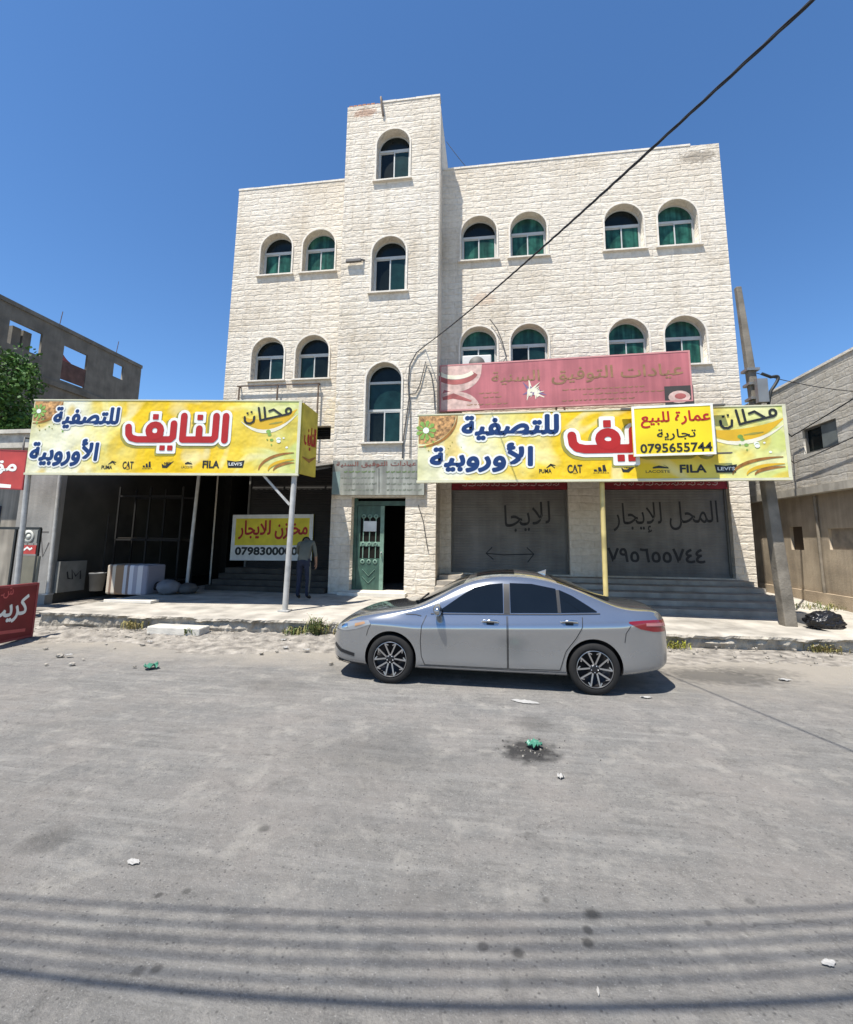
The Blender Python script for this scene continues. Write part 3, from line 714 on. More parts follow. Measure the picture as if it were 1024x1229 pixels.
# entrance in the tower
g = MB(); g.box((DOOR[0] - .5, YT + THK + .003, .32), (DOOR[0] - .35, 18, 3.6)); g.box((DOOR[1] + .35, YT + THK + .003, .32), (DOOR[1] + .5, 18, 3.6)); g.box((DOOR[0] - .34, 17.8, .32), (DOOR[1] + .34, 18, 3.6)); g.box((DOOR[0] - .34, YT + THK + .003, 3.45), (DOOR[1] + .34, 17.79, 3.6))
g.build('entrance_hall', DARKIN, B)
g = MB(); g.box((DOOR[0] - .25, YT - .35, .33), (DOOR[1] + .1, YT - .004, .44)); g.box((DOOR[0] + .003, YT - .003, .34), (DOOR[1] - .003, YT + .5, .46)); g.build('doorstep', mat('worn_marble', (.6, .56, .48), .7, var=.15), B)
GDOOR = mat('green_door_paint', (0.05, 0.105, 0.078), .45, var=.3, vs=4, streak=.25)
GDOOR2 = mat('pale_green_metal', (0.15, 0.24, 0.185), .5, var=.25, vs=6)
dx0, dx1, dz0, dz1, dy = DOOR[0] + .12, DOOR[0] + .98, .47, 3.05, YT + .30
g = MB(); g.box((DOOR[0] + .003, dy - .02, .465), (DOOR[0] + .11, dy + .08, 3.295)); g.box((DOOR[0] + .112, dy - .02, 3.06), (DOOR[1] - .003, dy + .08, 3.2)); g.build('door_frame', GDOOR, B)
g = MB(); g.box((dx0, dy, dz0), (dx0 + .1, dy + .05, dz1)); g.box((dx1 - .12, dy, dz0), (dx1, dy + .05, dz1), 1); g.box((dx0 + .101, dy + .001, dz0), (dx1 - .121, dy + .049, dz0 + .95)); g.box((dx0 + .101, dy + .001, dz1 - .35), (dx1 - .121, dy + .049, dz1)); g.box((dx0 + .101, dy + .002, dz0 + 1.32), (dx1 - .121, dy + .048, dz0 + 1.46), 1)
g.box((dx0 + .101, dy + .03, dz0 + .951), (dx1 - .121, dy + .04, dz1 - .351), 2)
door = g.build('door', [GDOOR, GDOOR2, DARKIN], B)
g = MB()
for i in range(3):
    x = dx0 + .2 + i * .2
    for z0, z1 in ((dz0 + .95, dz0 + 1.32), (dz0 + 1.46, dz0 + 2.2)): g.bar((x, dy + .012, z0), (x, dy + .012, z1), .028)
    for zc in (dz0 + 1.39, dz0 + .85, dz0 + 2.25):
        g.lathe([(.035, 0), (.075, -.004), (.07, -.015), (.035, -.012)], (x, dy - .003, zc), (0, 1, 0), 12)
for s_ in (0, .22):
    g.bar((dx0 + .2, dy - .006, dz0 + .62 - s_), (dx0 + .4, dy - .006, dz0 + .42 - s_), .03, .012); g.bar((dx0 + .4, dy - .006, dz0 + .42 - s_), (dx0 + .6, dy - .006, dz0 + .62 - s_), .03, .012)
g.build('door_ironwork', GDOOR2, door)
g = MB(); g.box((dx0 + .2, dy - .012, dz0 + 1.78), (dx0 + .62, dy - .002, dz0 + 2.1)); g.build('notice', mat('notice_paper', (.6, .62, .6), .6), door, bevel=.02)
g = MB(); g.tube([(dx1 - .06, dy, dz0 + 1.15), (dx1 - .06, dy - .06, dz0 + 1.15), (dx1 - .06, dy - .06, dz0 + 1.02), (dx1 - .06, dy, dz0 + 1.02)], .012, 6); g.build('handle', mat('dull_steel', (.35, .35, .34), .35, 1.0), door)
# bracket lamp left of the tower window
pl = at(427, 315, YT); L_ = thing('wall_lamp', 'small dark bracket lamp on the tower beside the second arched window', 'lamp', (pl.x, YT, pl.z))
g = MB(); g.box((pl.x - .30, YT - .16, pl.z - .05), (pl.x + .22, YT - .05, pl.z + .05)); g.build('lamp_body', mat('lamp_grey', (.13, .12, .11), .6), L_, bevel=.01)
g = MB(); g.bar((pl.x + .221, YT - .10, pl.z + .02), (pl.x + .30, YT + .01, pl.z + .06), .05); g.build('bracket', mat('lamp_grey', ()), L_)

# ================================================================== SHOP SIGNS
def on(fr, x, y):
    d = _ray(x, y); c = V((0, 0, CAMH)); t = (fr.o - c).dot(fr.n) / d.dot(fr.n); p = c + d * t - fr.o
    return p.dot(fr.u), p.dot(fr.v)
def bx(fr, x0, x1, y0, y1):
    return on(fr, x0, (y0 + y1) / 2)[0], on(fr, x1, (y0 + y1) / 2)[0], on(fr, (x0 + x1) / 2, y1)[1], on(fr, (x0 + x1) / 2, y0)[1]
def banner_mat(name, xa, xb, za):
    mt, n, b, new, link = _nodes(name)
    geo = new('ShaderNodeNewGeometry'); P = geo.outputs['Position']
    sx = new('ShaderNodeSeparateXYZ'); link(P, sx.inputs[0])
    no = new('ShaderNodeTexNoise'); no.inputs['Scale'].default_value = 0.9; no.inputs['Detail'].default_value = 2; no.inputs['Distortion'].default_value = 1.2; link(P, no.inputs['Vector'])
    mr = new('ShaderNodeMapRange'); mr.inputs[1].default_value = xa; mr.inputs[2].default_value = xb; link(sx.outputs[0], mr.inputs[0])
    ad = new('ShaderNodeMath'); ad.operation = 'MULTIPLY_ADD'; ad.inputs[1].default_value = 0.28; link(no.outputs[0], ad.inputs[0]); link(mr.outputs[0], ad.inputs[2])
    a2 = new('ShaderNodeMath'); a2.operation = 'SUBTRACT'; a2.inputs[1].default_value = 0.14; link(ad.outputs[0], a2.inputs[0])
    r_ = ramp(n, [(0.0, (.62, .60, .33)), (.13, (.78, .76, .58)), (.26, (.76, .66, .20)), (.38, (.80, .53, .015)), (.66, (.80, .52, .012)), (.80, (.77, .62, .10)), (.9, (.66, .66, .26)), (1.0, (.55, .60, .18))]); link(a2.outputs[0], r_.inputs[0])
    # printed sweeps of white and amber
    n2 = new('ShaderNodeTexNoise'); n2.inputs['Scale'].default_value = 0.55; n2.inputs['Detail'].default_value = 1; n2.inputs['Distortion'].default_value = 2.5; link(P, n2.inputs['Vector'])
    r2_ = ramp(n, [(.56, 0.0), (.66, .55)]); link(n2.outputs[0], r2_.inputs[0])
    mx = new('ShaderNodeMix'); mx.data_type = 'RGBA'; link(r2_.outputs[0], mx.inputs[0]); link(r_.outputs[0], mx.inputs[6]); mx.inputs[7].default_value = (.80, .76, .46, 1)
    r3_ = ramp(n, [(.34, .6), (.44, 0.0)]); link(n2.outputs[0], r3_.inputs[0])
    m2 = new('ShaderNodeMix'); m2.data_type = 'RGBA'; link(r3_.outputs[0], m2.inputs[0]); link(mx.outputs[2], m2.inputs[6]); m2.inputs[7].default_value = (.70, .46, .015, 1)
    mpd = new('ShaderNodeMapping'); mpd.inputs['Scale'].default_value = (2.5, 2.5, .5); link(P, mpd.inputs[0])
    nd = new('ShaderNodeTexNoise'); nd.inputs['Scale'].default_value = 1.5; nd.inputs['Detail'].default_value = 8; nd.inputs['Roughness'].default_value = .7; link(mpd.outputs[0], nd.inputs['Vector'])
    rd = ramp(n, [(.45, 0.0), (.8, .35)]); link(nd.outputs[0], rd.inputs[0])
    m3 = new('ShaderNodeMix'); m3.data_type = 'RGBA'; link(rd.outputs[0], m3.inputs[0]); link(m2.outputs[2], m3.inputs[6]); m3.inputs[7].default_value = (.46, .38, .14, 1)
    link(m3.outputs[2], b.inputs['Base Color']); b.inputs['Roughness'].default_value = .55; b.inputs['Specular IOR Level'].default_value = .25
    n4 = new('ShaderNodeTexNoise'); n4.inputs['Scale'].default_value = 1.6; n4.inputs['Detail'].default_value = 3; link(P, n4.inputs['Vector'])
    bp = new('ShaderNodeBump'); bp.inputs['Distance'].default_value = .10; bp.inputs['Strength'].default_value = .8; link(n4.outputs[0], bp.inputs['Height']); link(bp.outputs[0], b.inputs['Normal'])
    return mt
NAVY = mat('navy_print', (0.004, 0.032, 0.125), .5, var=.1); WHITEP = mat('white_print', (.78, .78, .72), .55, var=.05)
REDP = mat('red_print', (0.40, 0.014, 0.012), .5, var=.1); BLACKP = mat('black_print', (0.02, 0.022, 0.02), .5)
BROWN = mat('brown_print', (.30, .13, .025), .55, var=.3, vs=9); OLIVE = mat('olive_print', (.30, .27, .05), .55, var=.2); LEAFP = mat('leaf_print', (.20, .36, .07), .55, var=.3, vs=8)
AMBER = mat('amber_print', (.66, .40, .02), .55, var=.1); CREAMP = mat('cream_print', (.76, .72, .55), .55)
SPECK = mat('speckled_print', (.44, .24, .09), .6, var=.75, vs=14)
STEELW = mat('painted_steel', (.46, .45, .42), .5, var=.18, vs=6, streak=.2)
STEELD = mat('dark_steel', (.10, .095, .085), .6, var=.2)
CORR = mat('corrugated_sheet', (.16, .15, .13), .6, var=.25, vs=2)

def logos(q, fr, xs, y0, y1):
    """the row of small sportswear marks along the foot of the banner"""
    yb = lambda i: bx(fr, *xs[i], y0, y1)
    a, c, e, h = yb(0); put_text(q, fr, 'PUMA', (a, c * .75 + a * .25, e, e + (h - e) * .5), off=.02, latin=True)
    stroke(q, fr, [(a + (c - a) * .45, e + (h - e) * .62), (a + (c - a) * .72, h), (c, h * .9 + e * .1)], [.015, .05, .012]); stroke(q, fr, [(a + (c - a) * .7, h), (a + (c - a) * .95, e + (h - e) * .6)], .02)
    a, c, e, h = yb(1); put_text(q, fr, 'CAT', (a, c, e, h), off=.03, latin=True); flat(q, fr, [(a + (c - a) * .36, e), (a + (c - a) * .62, e), (a + (c - a) * .5, e + (h - e) * .45)], 2, d=.010)
    a, c, e, h = yb(2)
    for k in range(3):
        t0 = a + (c - a) * (.05 + .28 * k); hh = (h - e) * (.45 + .27 * k)
        flat(q, fr, [(t0, e + (h - e) * .18), (t0 + (c - a) * .24, e + (h - e) * .18), (t0 + (c - a) * (.24 - .10), e + hh), (t0 - (c - a) * .02, e + hh * .93)], 0)
    put_text(q, fr, 'adidas', (a, c, e - (h - e) * .05, e + (h - e) * .13), latin=True)
    a, c, e, h = yb(3); stroke(q, fr, [(a, e + (h - e) * .62), (a + (c - a) * .12, e + (h - e) * .26), (a + (c - a) * .4, e + (h - e) * .24), (c, h)], [.01, .07, .075, .006]); put_text(q, fr, 'NIKE', (a + (c - a) * .2, c - (c - a) * .25, e + (h - e) * .52, e + (h - e) * .85), off=.02, latin=True)
    a, c, e, h = yb(4); put_text(q, fr, 'LACOSTE', (a, c, e, e + (h - e) * .32), latin=True); stroke(q, fr, [(a + (c - a) * .3, e + (h - e) * .6), (a + (c - a) * .55, e + (h - e) * .72), (c - (c - a) * .05, e + (h - e) * .58), (c - (c - a) * .25, h * .95 + e * .05)], [.035, .06, .03, .008])
    a, c, e, h = yb(5); put_text(q, fr, 'FILA', (a, c, e, h), off=.035, latin=True)
    a, c, e, h = yb(6); flat(q, fr, [(a + .03, e), (c - .03, e), (c, h), (a + (c - a) * .5, h - .03), (a, h)], 0); put_text(q, fr, "LEVI'S", (a + (c - a) * .12, c - (c - a) * .12, e + (h - e) * .28, e + (h - e) * .7), off=.02, mi=1, d=.009, latin=True)

def shop_sign(name, label, fr, W, Hh, px, depth):
    root = thing(name, label, 'sign', fr.p(W / 2, 0, 0), 'yellow shop banners over the pavement')
    bm_ = banner_mat('yellow_banner', fr.o.x, fr.p(W, 0).x, fr.o.z)
    q = MB(); q.prism([fr.p(0, 0, 0), fr.p(W, 0, 0), fr.p(W, Hh, 0), fr.p(0, Hh, 0)], fr.n * -depth); q.build('banner_box', bm_, root)
    q = MB(); t = .055
    q.prism([fr.p(-.02, -t, .012), fr.p(W + .02, -t, .012), fr.p(W + .02, -.003, .012), fr.p(-.02, -.003, .012)], fr.n * -(depth + .02))
    q.prism([fr.p(-.02, Hh + .003, .012), fr.p(W + .02, Hh + .003, .012), fr.p(W + .02, Hh + .03, .012), fr.p(-.02, Hh + .03, .012)], fr.n * -(depth + .02))
    q.prism([fr.p(W - .05, 0, .012), fr.p(W + .02, 0, .012), fr.p(W + .02, Hh, .012), fr.p(W - .05, Hh, .012)], fr.n * -.010)
    q.build('edge_trim', mat('banner_trim', (.62, .60, .42), .5, var=.1), root)
    # printed sweeps and plates of food
    q = MB()
    a, c, e, h = px['plate']; rr = (c - a)
    flat(q, fr, [(0.02, Hh - .02), (0.02, Hh - rr * .78)] + [(0.02 + rr * math.sin(R(k)), Hh - .02 - rr * .78 * math.cos(R(k))) for k in range(6, 88, 8)] + [(rr + .02, Hh - .02)], 0, .003)
    stroke(q, fr, [(0.02 + rr * 1.04 * math.sin(R(k)), Hh - .02 - rr * .85 * math.cos(R(k))) for k in range(0, 92, 6)], [.02 + .05 * math.sin(R(2 * k)) for k in range(0, 92, 6)], 1, .006)
    fcx, fcy = rr * .22, Hh - rr * .42
    for k in range(9):
        flat(q, fr, [(fcx, fcy), (fcx + rr * .24 * math.cos(R(40 * k - 14)), fcy + rr * .24 * math.sin(R(40 * k - 14))), (fcx + rr * .29 * math.cos(R(40 * k)), fcy + rr * .29 * math.sin(R(40 * k))), (fcx + rr * .24 * math.cos(R(40 * k + 14)), fcy + rr * .24 * math.sin(R(40 * k + 14)))], 2, .007 + .0004 * k)
    flat(q, fr, arcpts((fcx, fcy), rr * .085, rr * .085, 0, 345, 11), 3, .012)
    q.build('printed_plate', [SPECK, BROWN, LEAFP, WHITEP], root); q = MB()
    u_, v_ = px['swash']
    stroke(q, fr, [(u_ + .12 * W * (k / 10 - .5) * 1.7, v_ + .10 * Hh * ((k / 5 - 1) ** 2) * 1.6 + .02 * k) for k in range(11)], [.02 + .26 * math.sin(math.pi * k / 10) for k in range(11)], 4, .003)
    stroke(q, fr, [(u_ + .12 * W * (k / 10 - .5) * 1.75, v_ - .17 + .10 * Hh * ((k / 5 - 1) ** 2) * 1.9 + .02 * k) for k in range(11)], [.01 + .08 * math.sin(math.pi * k / 10) for k in range(11)], 5, .0045)
    stroke(q, fr, [(u_ + .10 * W * (k / 8 - .5) + .28 * W * 0, v_ + .04 + .09 * k * Hh * .1) for k in range(4, 9)], [.05 * (1 - abs(k - 6) / 3) for k in range(4, 9)], 7, .006)
    for rx, ry, m_ in ((.135 * W, .24 * Hh, 1), (.10 * W, .15 * Hh, 4), (.08 * W, .11 * Hh, 1)):
        stroke(q, fr, [(W - .06 - rx * math.cos(R(k)) * 1.0, .05 + ry * math.sin(R(k)) * 1.05) for k in range(3, 90, 7)], [.012 + .06 * math.sin(R(k * 2)) for k in range(3, 90, 7)], m_, .004 + .001 * (m_ + rx))
    r3 = random.Random(11)
    for k in range(10):
        a, b2, r_ = W * r3.uniform(.88, .975), Hh * r3.uniform(.33, .58), r3.uniform(.02, .06)
        flat(q, fr, arcpts((a, b2), r_, r_ * .8, 0, 330, 8), 2 if k % 3 else 3, .004 + .0006 * k)
    for k in range(14):
        a, b2, r_ = rr * r3.uniform(.1, 1.2), Hh - rr * r3.uniform(.7, 1.2), r3.uniform(.01, .028)
        if b2 > .05: flat(q, fr, arcpts((a, b2), r_, r_, 0, 300, 6), 7 if k % 2 else 2, .0036 + .0003 * k)
    q.build('printed_motif', [SPECK, BROWN, LEAFP, WHITEP, AMBER, CREAMP, REDP, OLIVE], root)
    for key, txt, m_, off, halo in (('a', 'للتصفية', NAVY, .042, .112), ('b', 'الأوروبية', NAVY, .044, .115), ('c', 'النايف', REDP, 0, 0), ('d', 'محلات', BLACKP, .030, 0)):
        q = MB(); bb = bx(fr, *px[key]); tl = .13 if key == 'd' else 0
        if key == 'd': bb = (bb[0], bb[1], bb[2] , bb[3] - tl * (bb[1] - bb[0]))
        if key == 'c':
            nn_ = lambda pts: [((x - 505) / 435, (710 - y) / 195) for x, y in pts]
            word = [nn_([(922, 545), (922, 655)]), nn_([(882, 545), (882, 640), (872, 652), (748, 652), (748, 545)]), nn_([(815, 650), (815, 602)]),
                    nn_([(708, 580), (708, 640), (697, 652), (560, 652), (536, 645), (524, 628), (521, 596)]), nn_([(652, 650), (655, 610)] + [(631 + 25 * math.cos(R(k)), 612 - 27 * math.sin(R(k))) for k in range(0, 300, 30)] + [(645, 636), (655, 625)])]
            dts = [(nn_([(815, 552)])[0], .14), (nn_([(630, 550)])[0], .14), (nn_([(668, 690)])[0], .13), (nn_([(700, 690)])[0], .13)]
            sc_ = (bb[1] - bb[0]) / 2.6
            pen(q, fr, [[(x - .012, y - .035) for x, y in l_] for l_ in word], [((x - .012, y - .035), z_ + .17 * sc_) for (x, y), z_ in dts], bb, .36 * sc_, 2, .003)
            pen(q, fr, word, [(p_, z_ * sc_ + .15 * sc_) for p_, z_ in dts], bb, .31 * sc_, 1, .010)
            pen(q, fr, word, [(p_, z_ * sc_) for p_, z_ in dts], bb, .165 * sc_, 0, .018)
        elif key == 'd':
            nm = lambda pts: [((x - 615) / 300, (195 - y) / 100) for x, y in pts]; bb = bx(fr, *px[key]); W_ = (bb[1] - bb[0]) / 300
            pen(q, fr, [nm([(890 + 17 * math.cos(R(k)), 121 - 15 * math.sin(R(k))) for k in range(-90, 271, 40)]), nm([(892, 137), (742, 165)]), nm([(768, 122), (796, 113), (848, 143)]), nm([(736, 104), (747, 164), (718, 171)]), nm([(701, 106), (716, 171)]),
                       nm([(676, 152), (673, 177), (654, 187), (632, 186), (618, 174), (616, 154)])], [(nm([(632, 134)])[0], 12.5 * W_), (nm([(657, 128)])[0], 12.5 * W_)], bb, 13.5 * W_, 0, .009)
        else: put_text(q, fr, txt, bb, off=off, halo=halo, tilt=tl, d=.007, lean=.06 if key in 'ab' else 0)
        q.build('lettering', [m_, WHITEP, OLIVE], root)
    q = MB(); logos(q, fr, px['logos'], *px['ly']); q.build('brand_row', [BLACKP, WHITEP, AMBER], root)
    return root

# left banner
Lo, Lr = at(30, 567, 9.35), at(357, 568, 10.30); uL = (Lr - Lo); WL = uL.length; uL.normalize()
frL = Frame(Lo, uL, (0, 0, 1)); HL = at(30, 481, 9.35).z - Lo.z
pxL = dict(plate=bx(frL, 30, 62, 482, 512), swash=on(frL, 322, 517), a=(63, 142, 489, 515), b=(35, 117, 527, 560), c=(149, 275, 493, 545), d=(293, 350, 490, 513),
           logos=[(122, 139), (147, 160), (171, 183), (194, 208), (218, 231), (243, 263), (272, 293)], ly=(555, 564))
sg = shop_sign('shop_sign', 'yellow boxed shop banner with its whole red word showing, over the dark shop', frL, WL, HL, pxL, .06)
q = MB(); Eb = V((at(378, 530, 11.0).x, 11.0, 0)); e0 = frL.p(WL, 0, -.062); e1 = V((Eb.x, Eb.y, e0.z))
q.prism([e0, e1, e1 + V((0, 0, HL - .12)), e0 + V((0, 0, HL - .01))], (.05, .012, 0)); ep = q.build('end_panel', mat('banner_end', (.55, .43, .05), .6, var=.3, vs=2.5), sg)
q = MB(); fe = Frame(e0 + V((.055, .012, 0)), (e1 - e0).normalized(), (0, 0, 1)); We = (e1 - e0).length
put_text(q, fe, 'النايف', (.08, We - .06, .62, 1.22), off=.05); stroke(q, fe, [(.04, .42), (We * .5, .36), (We - .04, .5)], [.03, .1, .03], 1); q.build('lettering', [REDP, BROWN], ep)
def roof_sheet(pts, name, root):
    """corrugated sheet between a front edge (a,b) and a back edge (d,c)"""
    a, b2, c, d = [V(p) for p in pts]; n_ = 120; q = MB(); vs = []
    for z in (0, .012):
        for i in range(n_ + 1):
            t = i / n_; w_ = V((0, 0, .018 * math.sin(i * 2.0) + z)); vs += [a.lerp(b2, t) + w_, d.lerp(c, t) + w_]
    m_ = 2 * (n_ + 1)
    fs = [(2 * i, 2 * i + 2, 2 * i + 3, 2 * i + 1) for i in range(n_)] + [(m_ + 2 * i, m_ + 2 * i + 1, m_ + 2 * i + 3, m_ + 2 * i + 2) for i in range(n_)]
    fs += [(2 * i, m_ + 2 * i, m_ + 2 * i + 2, 2 * i + 2) for i in range(n_)]
    q.add(vs, fs); return q.build(name, CORR, root)
bz = 4.58
roof_sheet([frL.p(0, .10, -.09), frL.p(WL, .10, -.09), (XT0 - .03, YW - .03, bz), (-12.7, YW - .03, bz)], 'canopy_roof', sg)
q = MB()
for t in (.02, .3, .6, .98):
    q.bar(frL.p(WL * t, .06, -.09) + V((0, 0, -.03)), V((-12.7 + (XT0 - .03 + 12.7) * t, YW - .04, bz - .08)), .06)
q.bar(frL.p(.02, .05, -.11), frL.p(WL, .05, -.11), .07)
q.build('canopy_frame', STEELD, sg)
def post(pts, r_, root, mt=STEELW):
    q = MB(); q.tube(pts, r_, 10); b0 = V(pts[0]); q.box((b0.x - r_ * 1.9, b0.y - r_ * 1.9, b0.z - .01), (b0.x + r_ * 1.9, b0.y + r_ * 1.9, b0.z + .02)); return q.build('post', mt, root)
pb = gz(342, 733, .36); ptop = frL.p(WL - .10, .0, -.12); post([pb, (ptop.x, ptop.y, ptop.z)], .065, sg)
p2 = at(231, 640, 12.9); post([(p2.x - .05, 12.9, .36), (p2.x + .06, 12.9, 4.12)], .05, sg)
p3b, p3t = at(20, 712, 9.75), at(34, 568, 9.55); post([(p3b.x, 9.75, .08), (p3t.x, 9.55, p3t.z + .15)], .06, sg)
p4b, p4t = at(57, 716, 11.70), at(72, 572, 11.70); post([(p4b.x, 11.7, .36), (p4t.x, 11.7, 4.0)], .05, sg)
q = MB(); q.bar(at(348, 606, 10.42), at(312, 568, 10.30) + V((0, 0, .05)), .09, .05); q.build('brace', STEELW, sg)
q = MB(); Yb = 14.86; hz_ = at(330, 462, Yb).z
for x in (287, 333, 382):
    p = at(x, 470, Yb); q.bar((p.x, Yb, hz_), (p.x, Yb, bz - .02), .045)
q.bar((at(285, 462, Yb).x, Yb, hz_), (at(384, 462, Yb).x, Yb, hz_), .045); q.bar((at(287, 462, Yb).x, Yb, hz_), (at(287, 462, Yb).x, YW + .05, hz_), .04); q.bar((at(382, 462, Yb).x, Yb, hz_), (at(382, 462, Yb).x, YW + .05, hz_), .04)
q.build('hanger_frame', mat('rusty_steel', (.12, .085, .06), .8, var=.3, vs=9), sg)

# right banner
Ro, Rr_ = at(501, 576.5, 10.6), at(950, 573, 10.6); uR = Rr_ - Ro; WR = uR.length; uR.normalize()
frR = Frame(Ro, uR, (0, 0, 1)); HR = at(501, 499, 10.6).z - Ro.z
pxR = dict(plate=bx(frR, 501, 545, 500, 535), swash=on(frR, 893, 528), a=(553, 670, 498, 528), b=(515, 639, 532, 567), c=(680, 856, 498, 556), d=(864, 934, 490, 516),
           logos=[(647, 667), (681, 699), (712, 731), (746, 765), (775, 804), (816, 848), (858, 885)], ly=(558, 568))
sr_ = shop_sign('shop_sign', 'yellow shop banner before the grey shutters, half covered by a for sale board', frR, WR, HR, pxR, .12)
roof_sheet([frR.p(0.08, .10, -.16), frR.p(WR - .1, .10, -.16), (7.0, YW - .03, 4.36), (XT1 + .03, YW - .03, 4.36)], 'canopy_roof', sr_)
q = MB()
for t in (.03, .35, .65, .97): q.bar(frR.p(.08 + (WR - .2) * t, .04, -.17), V((XT1 + .05 + 8.5 * t, YW - .04, 4.28)), .06)
q.build('canopy_frame', STEELD, sr_)
p5 = at(724, 640, 10.85); post([(p5.x, 10.85, .30), (p5.x + .02, 10.85, Ro.z + .1)], .055, sr_, mat('yellowed_post', (.50, .40, .16), .55, var=.3, vs=3))

# boards
def board(name, label, fr, W, Hh, mt, thick=.05, cat='sign', border=None, bw=.05):
    root = thing(name, label, cat, fr.p(W / 2, 0, 0))
    q = MB(); q.prism([fr.p(0, 0, 0), fr.p(W, 0, 0), fr.p(W, Hh, 0), fr.p(0, Hh, 0)], fr.n * -thick); q.build('panel', mt, root)
    if border:
        q = MB()
        for a, b2, c, d in ((0, bw, 0, Hh), (W - bw, W, 0, Hh), (bw + .001, W - bw - .001, 0, bw), (bw + .001, W - bw - .001, Hh - bw, Hh)):
            q.prism([fr.p(a, c, .008), fr.p(b2, c, .008), fr.p(b2, d, .008), fr.p(a, d, .008)], fr.n * -.0075)
        q.build('border', border, root)
    return root
# for sale board on the right banner
Yd = 10.40; o_, r__ = at(761, 548, Yd), at(860, 545, Yd); fd = Frame(o_, (r__ - o_).normalized(), (0, 0, 1)); Wd = (r__ - o_).length; Hd = at(761, 488, Yd).z - o_.z
sb = board('for_sale_board', 'yellow for sale board with a phone number, fixed over the right yellow banner', fd, Wd, Hd, mat('yellow_board', (.80, .60, .015), .5, var=.12, vs=1.5), .04, border=mat('white_border', (.78, .78, .68), .5), bw=.05)
q = MB(); put_text(q, fd, 'عمارة للبيع', bx(fd, 768, 852, 494, 513.5), off=.022, mi=0); put_text(q, fd, 'تجارية', bx(fd, 788, 835, 515.5, 529), off=.012, mi=1); put_text(q, fd, '0795655744', bx(fd, 768.5, 855, 532.5, 543.5), off=.02, mi=1, latin=True)
q.build('lettering', [REDP, BLACKP], sb)
q = MB(); q.bar(fd.p(-.2, Hd - .03, -.08), fd.p(Wd + .28, Hd - .03, -.08), .08, .04); q.bar(fd.p(.02, .03, -.08), fd.p(Wd + .34, .03, -.08), .08, .03); q.build('mounting_bar', STEELD, sb)
# red clinic board
Yc_ = 14.30; o_, r__ = at(527, 494, Yc_), at(833, 491, 13.92); o_.x = max(o_.x, XT1 + .03); r__.z = o_.z; fc = Frame(o_, (r__ - o_).normalized(), (0, 0, 1)); Wc = (r__ - o_).length; Hc = at(527, 438.5, Yc_).z - o_.z
REDB = mat('faded_red_board', (.45, .14, .15), .55, var=.22, vs=.8, streak=.15)
cb_ = board('clinic_sign', 'faded red clinic board with a dental picture on its left, above the right yellow banner', fc, Wc, Hc, REDB, .09, border=mat('pink_border', (.55, .24, .23), .6), bw=.045)
FADE = mat('faded_gold_print', (.27, .15, .075), .6, var=.35, vs=5); PINK = mat('pink_print', (.60, .42, .36), .6, var=.35, vs=4); LIPS = mat('lip_print', (.36, .10, .09), .6, var=.3)
q = MB()
put_text(q, fc, 'عيادات', bx(fc, 745, 820, 437, 455), off=.012, mi=0); put_text(q, fc, 'التوفيق', bx(fc, 662, 736, 440, 460), off=.012, mi=0); put_text(q, fc, 'السنية', bx(fc, 590, 648, 445, 461), off=.008, mi=0)
r3 = random.Random(2)
for row, (xa, xb, yy) in enumerate([(675, 775, 468), (700, 790, 473), (675, 760, 481), (575, 600, 472), (580, 598, 477), (560, 610, 486)]):
    a, b2 = on(fc, xa, yy); c, _ = on(fc, xb, yy)
    while a < c:
        wd = r3.uniform(.06, .2); stroke(q, fc, [(a, b2), (a + wd * .5, b2 - .015), (a + wd, b2 + .01)], .028, 0); a += wd + .05
q.build('lettering', [FADE], cb_)
q = MB()
cx_, cy_ = on(fc, 548, 453); rx = on(fc, 578, 453)[0] - cx_
x0_ = .05
flat(q, fc, [(x0_, Hc - .05), (x0_, Hc * .33)] + [(cx_ + rx * math.cos(R(k)), cy_ + .2 + rx * .85 * math.sin(R(k))) for k in range(-120, 1, 10)] + [(cx_ + rx * 1.02, Hc - .05)], 1, .003)
stroke(q, fc, [(x0_ + .02, Hc * .82)] + [(cx_ + rx * .8 * math.cos(R(k)), cy_ + .20 + rx * .45 * math.sin(R(k))) for k in range(-160, -10, 12)], [.05] + [.16] * 13, 2, .006)
stroke(q, fc, [(cx_ + rx * .74 * math.cos(R(k)), cy_ + .27 + rx * .33 * math.sin(R(k))) for k in range(-160, -18, 12)], [.13] * 12, 3, .008)
flat(q, fc, [(x0_, .05)] + [(cx_ - .1 + rx * 1.05 * math.cos(R(k)), .05 + rx * .75 * math.sin(R(k))) for k in range(0, 130, 12)] + [(x0_, .6)], 1, .0032)
stroke(q, fc, [(x0_ + .05, .42), (cx_ - .1, .5), (cx_ + rx * .6, .3)], [.1, .18, .05], 2, .006)
PICM = [FADE, PINK, LIPS, CREAMP, mat('violet_print', (.20, .13, .24), .6), mat('inset_print', (.05, .045, .04), .6)]
q.build('printed_picture', PICM, cb_); q = MB()
bx_, by_ = on(fc, 640, 470)
for k in range(26):
    an, l_ = r3.uniform(0, 360), r3.uniform(.12, .5); a, b2 = bx_ + r3.uniform(-.2, .2), by_ + r3.uniform(-.1, .1)
    stroke(q, fc, [(a, b2), (a + l_ * math.cos(R(an)), b2 + .7 * l_ * math.sin(R(an)))], [.10, .01], 3 if k % 3 else 4, .003 + .0003 * k)
q.build('printed_burst', PICM, cb_); q = MB()
a, c, e, h = bx(fc, 798, 833, 463, 488); flat(q, fc, rectp(a, c, e, h), 5, .004)
flat(q, fc, arcpts(((a + c) / 2, (e + h) / 2 - .02), (c - a) * .38, (h - e) * .3, 0, 340, 14), 1, .006); flat(q, fc, arcpts(((a + c) / 2 + .03, (e + h) / 2), (c - a) * .2, (h - e) * .14, 0, 340, 12), 2, .008)
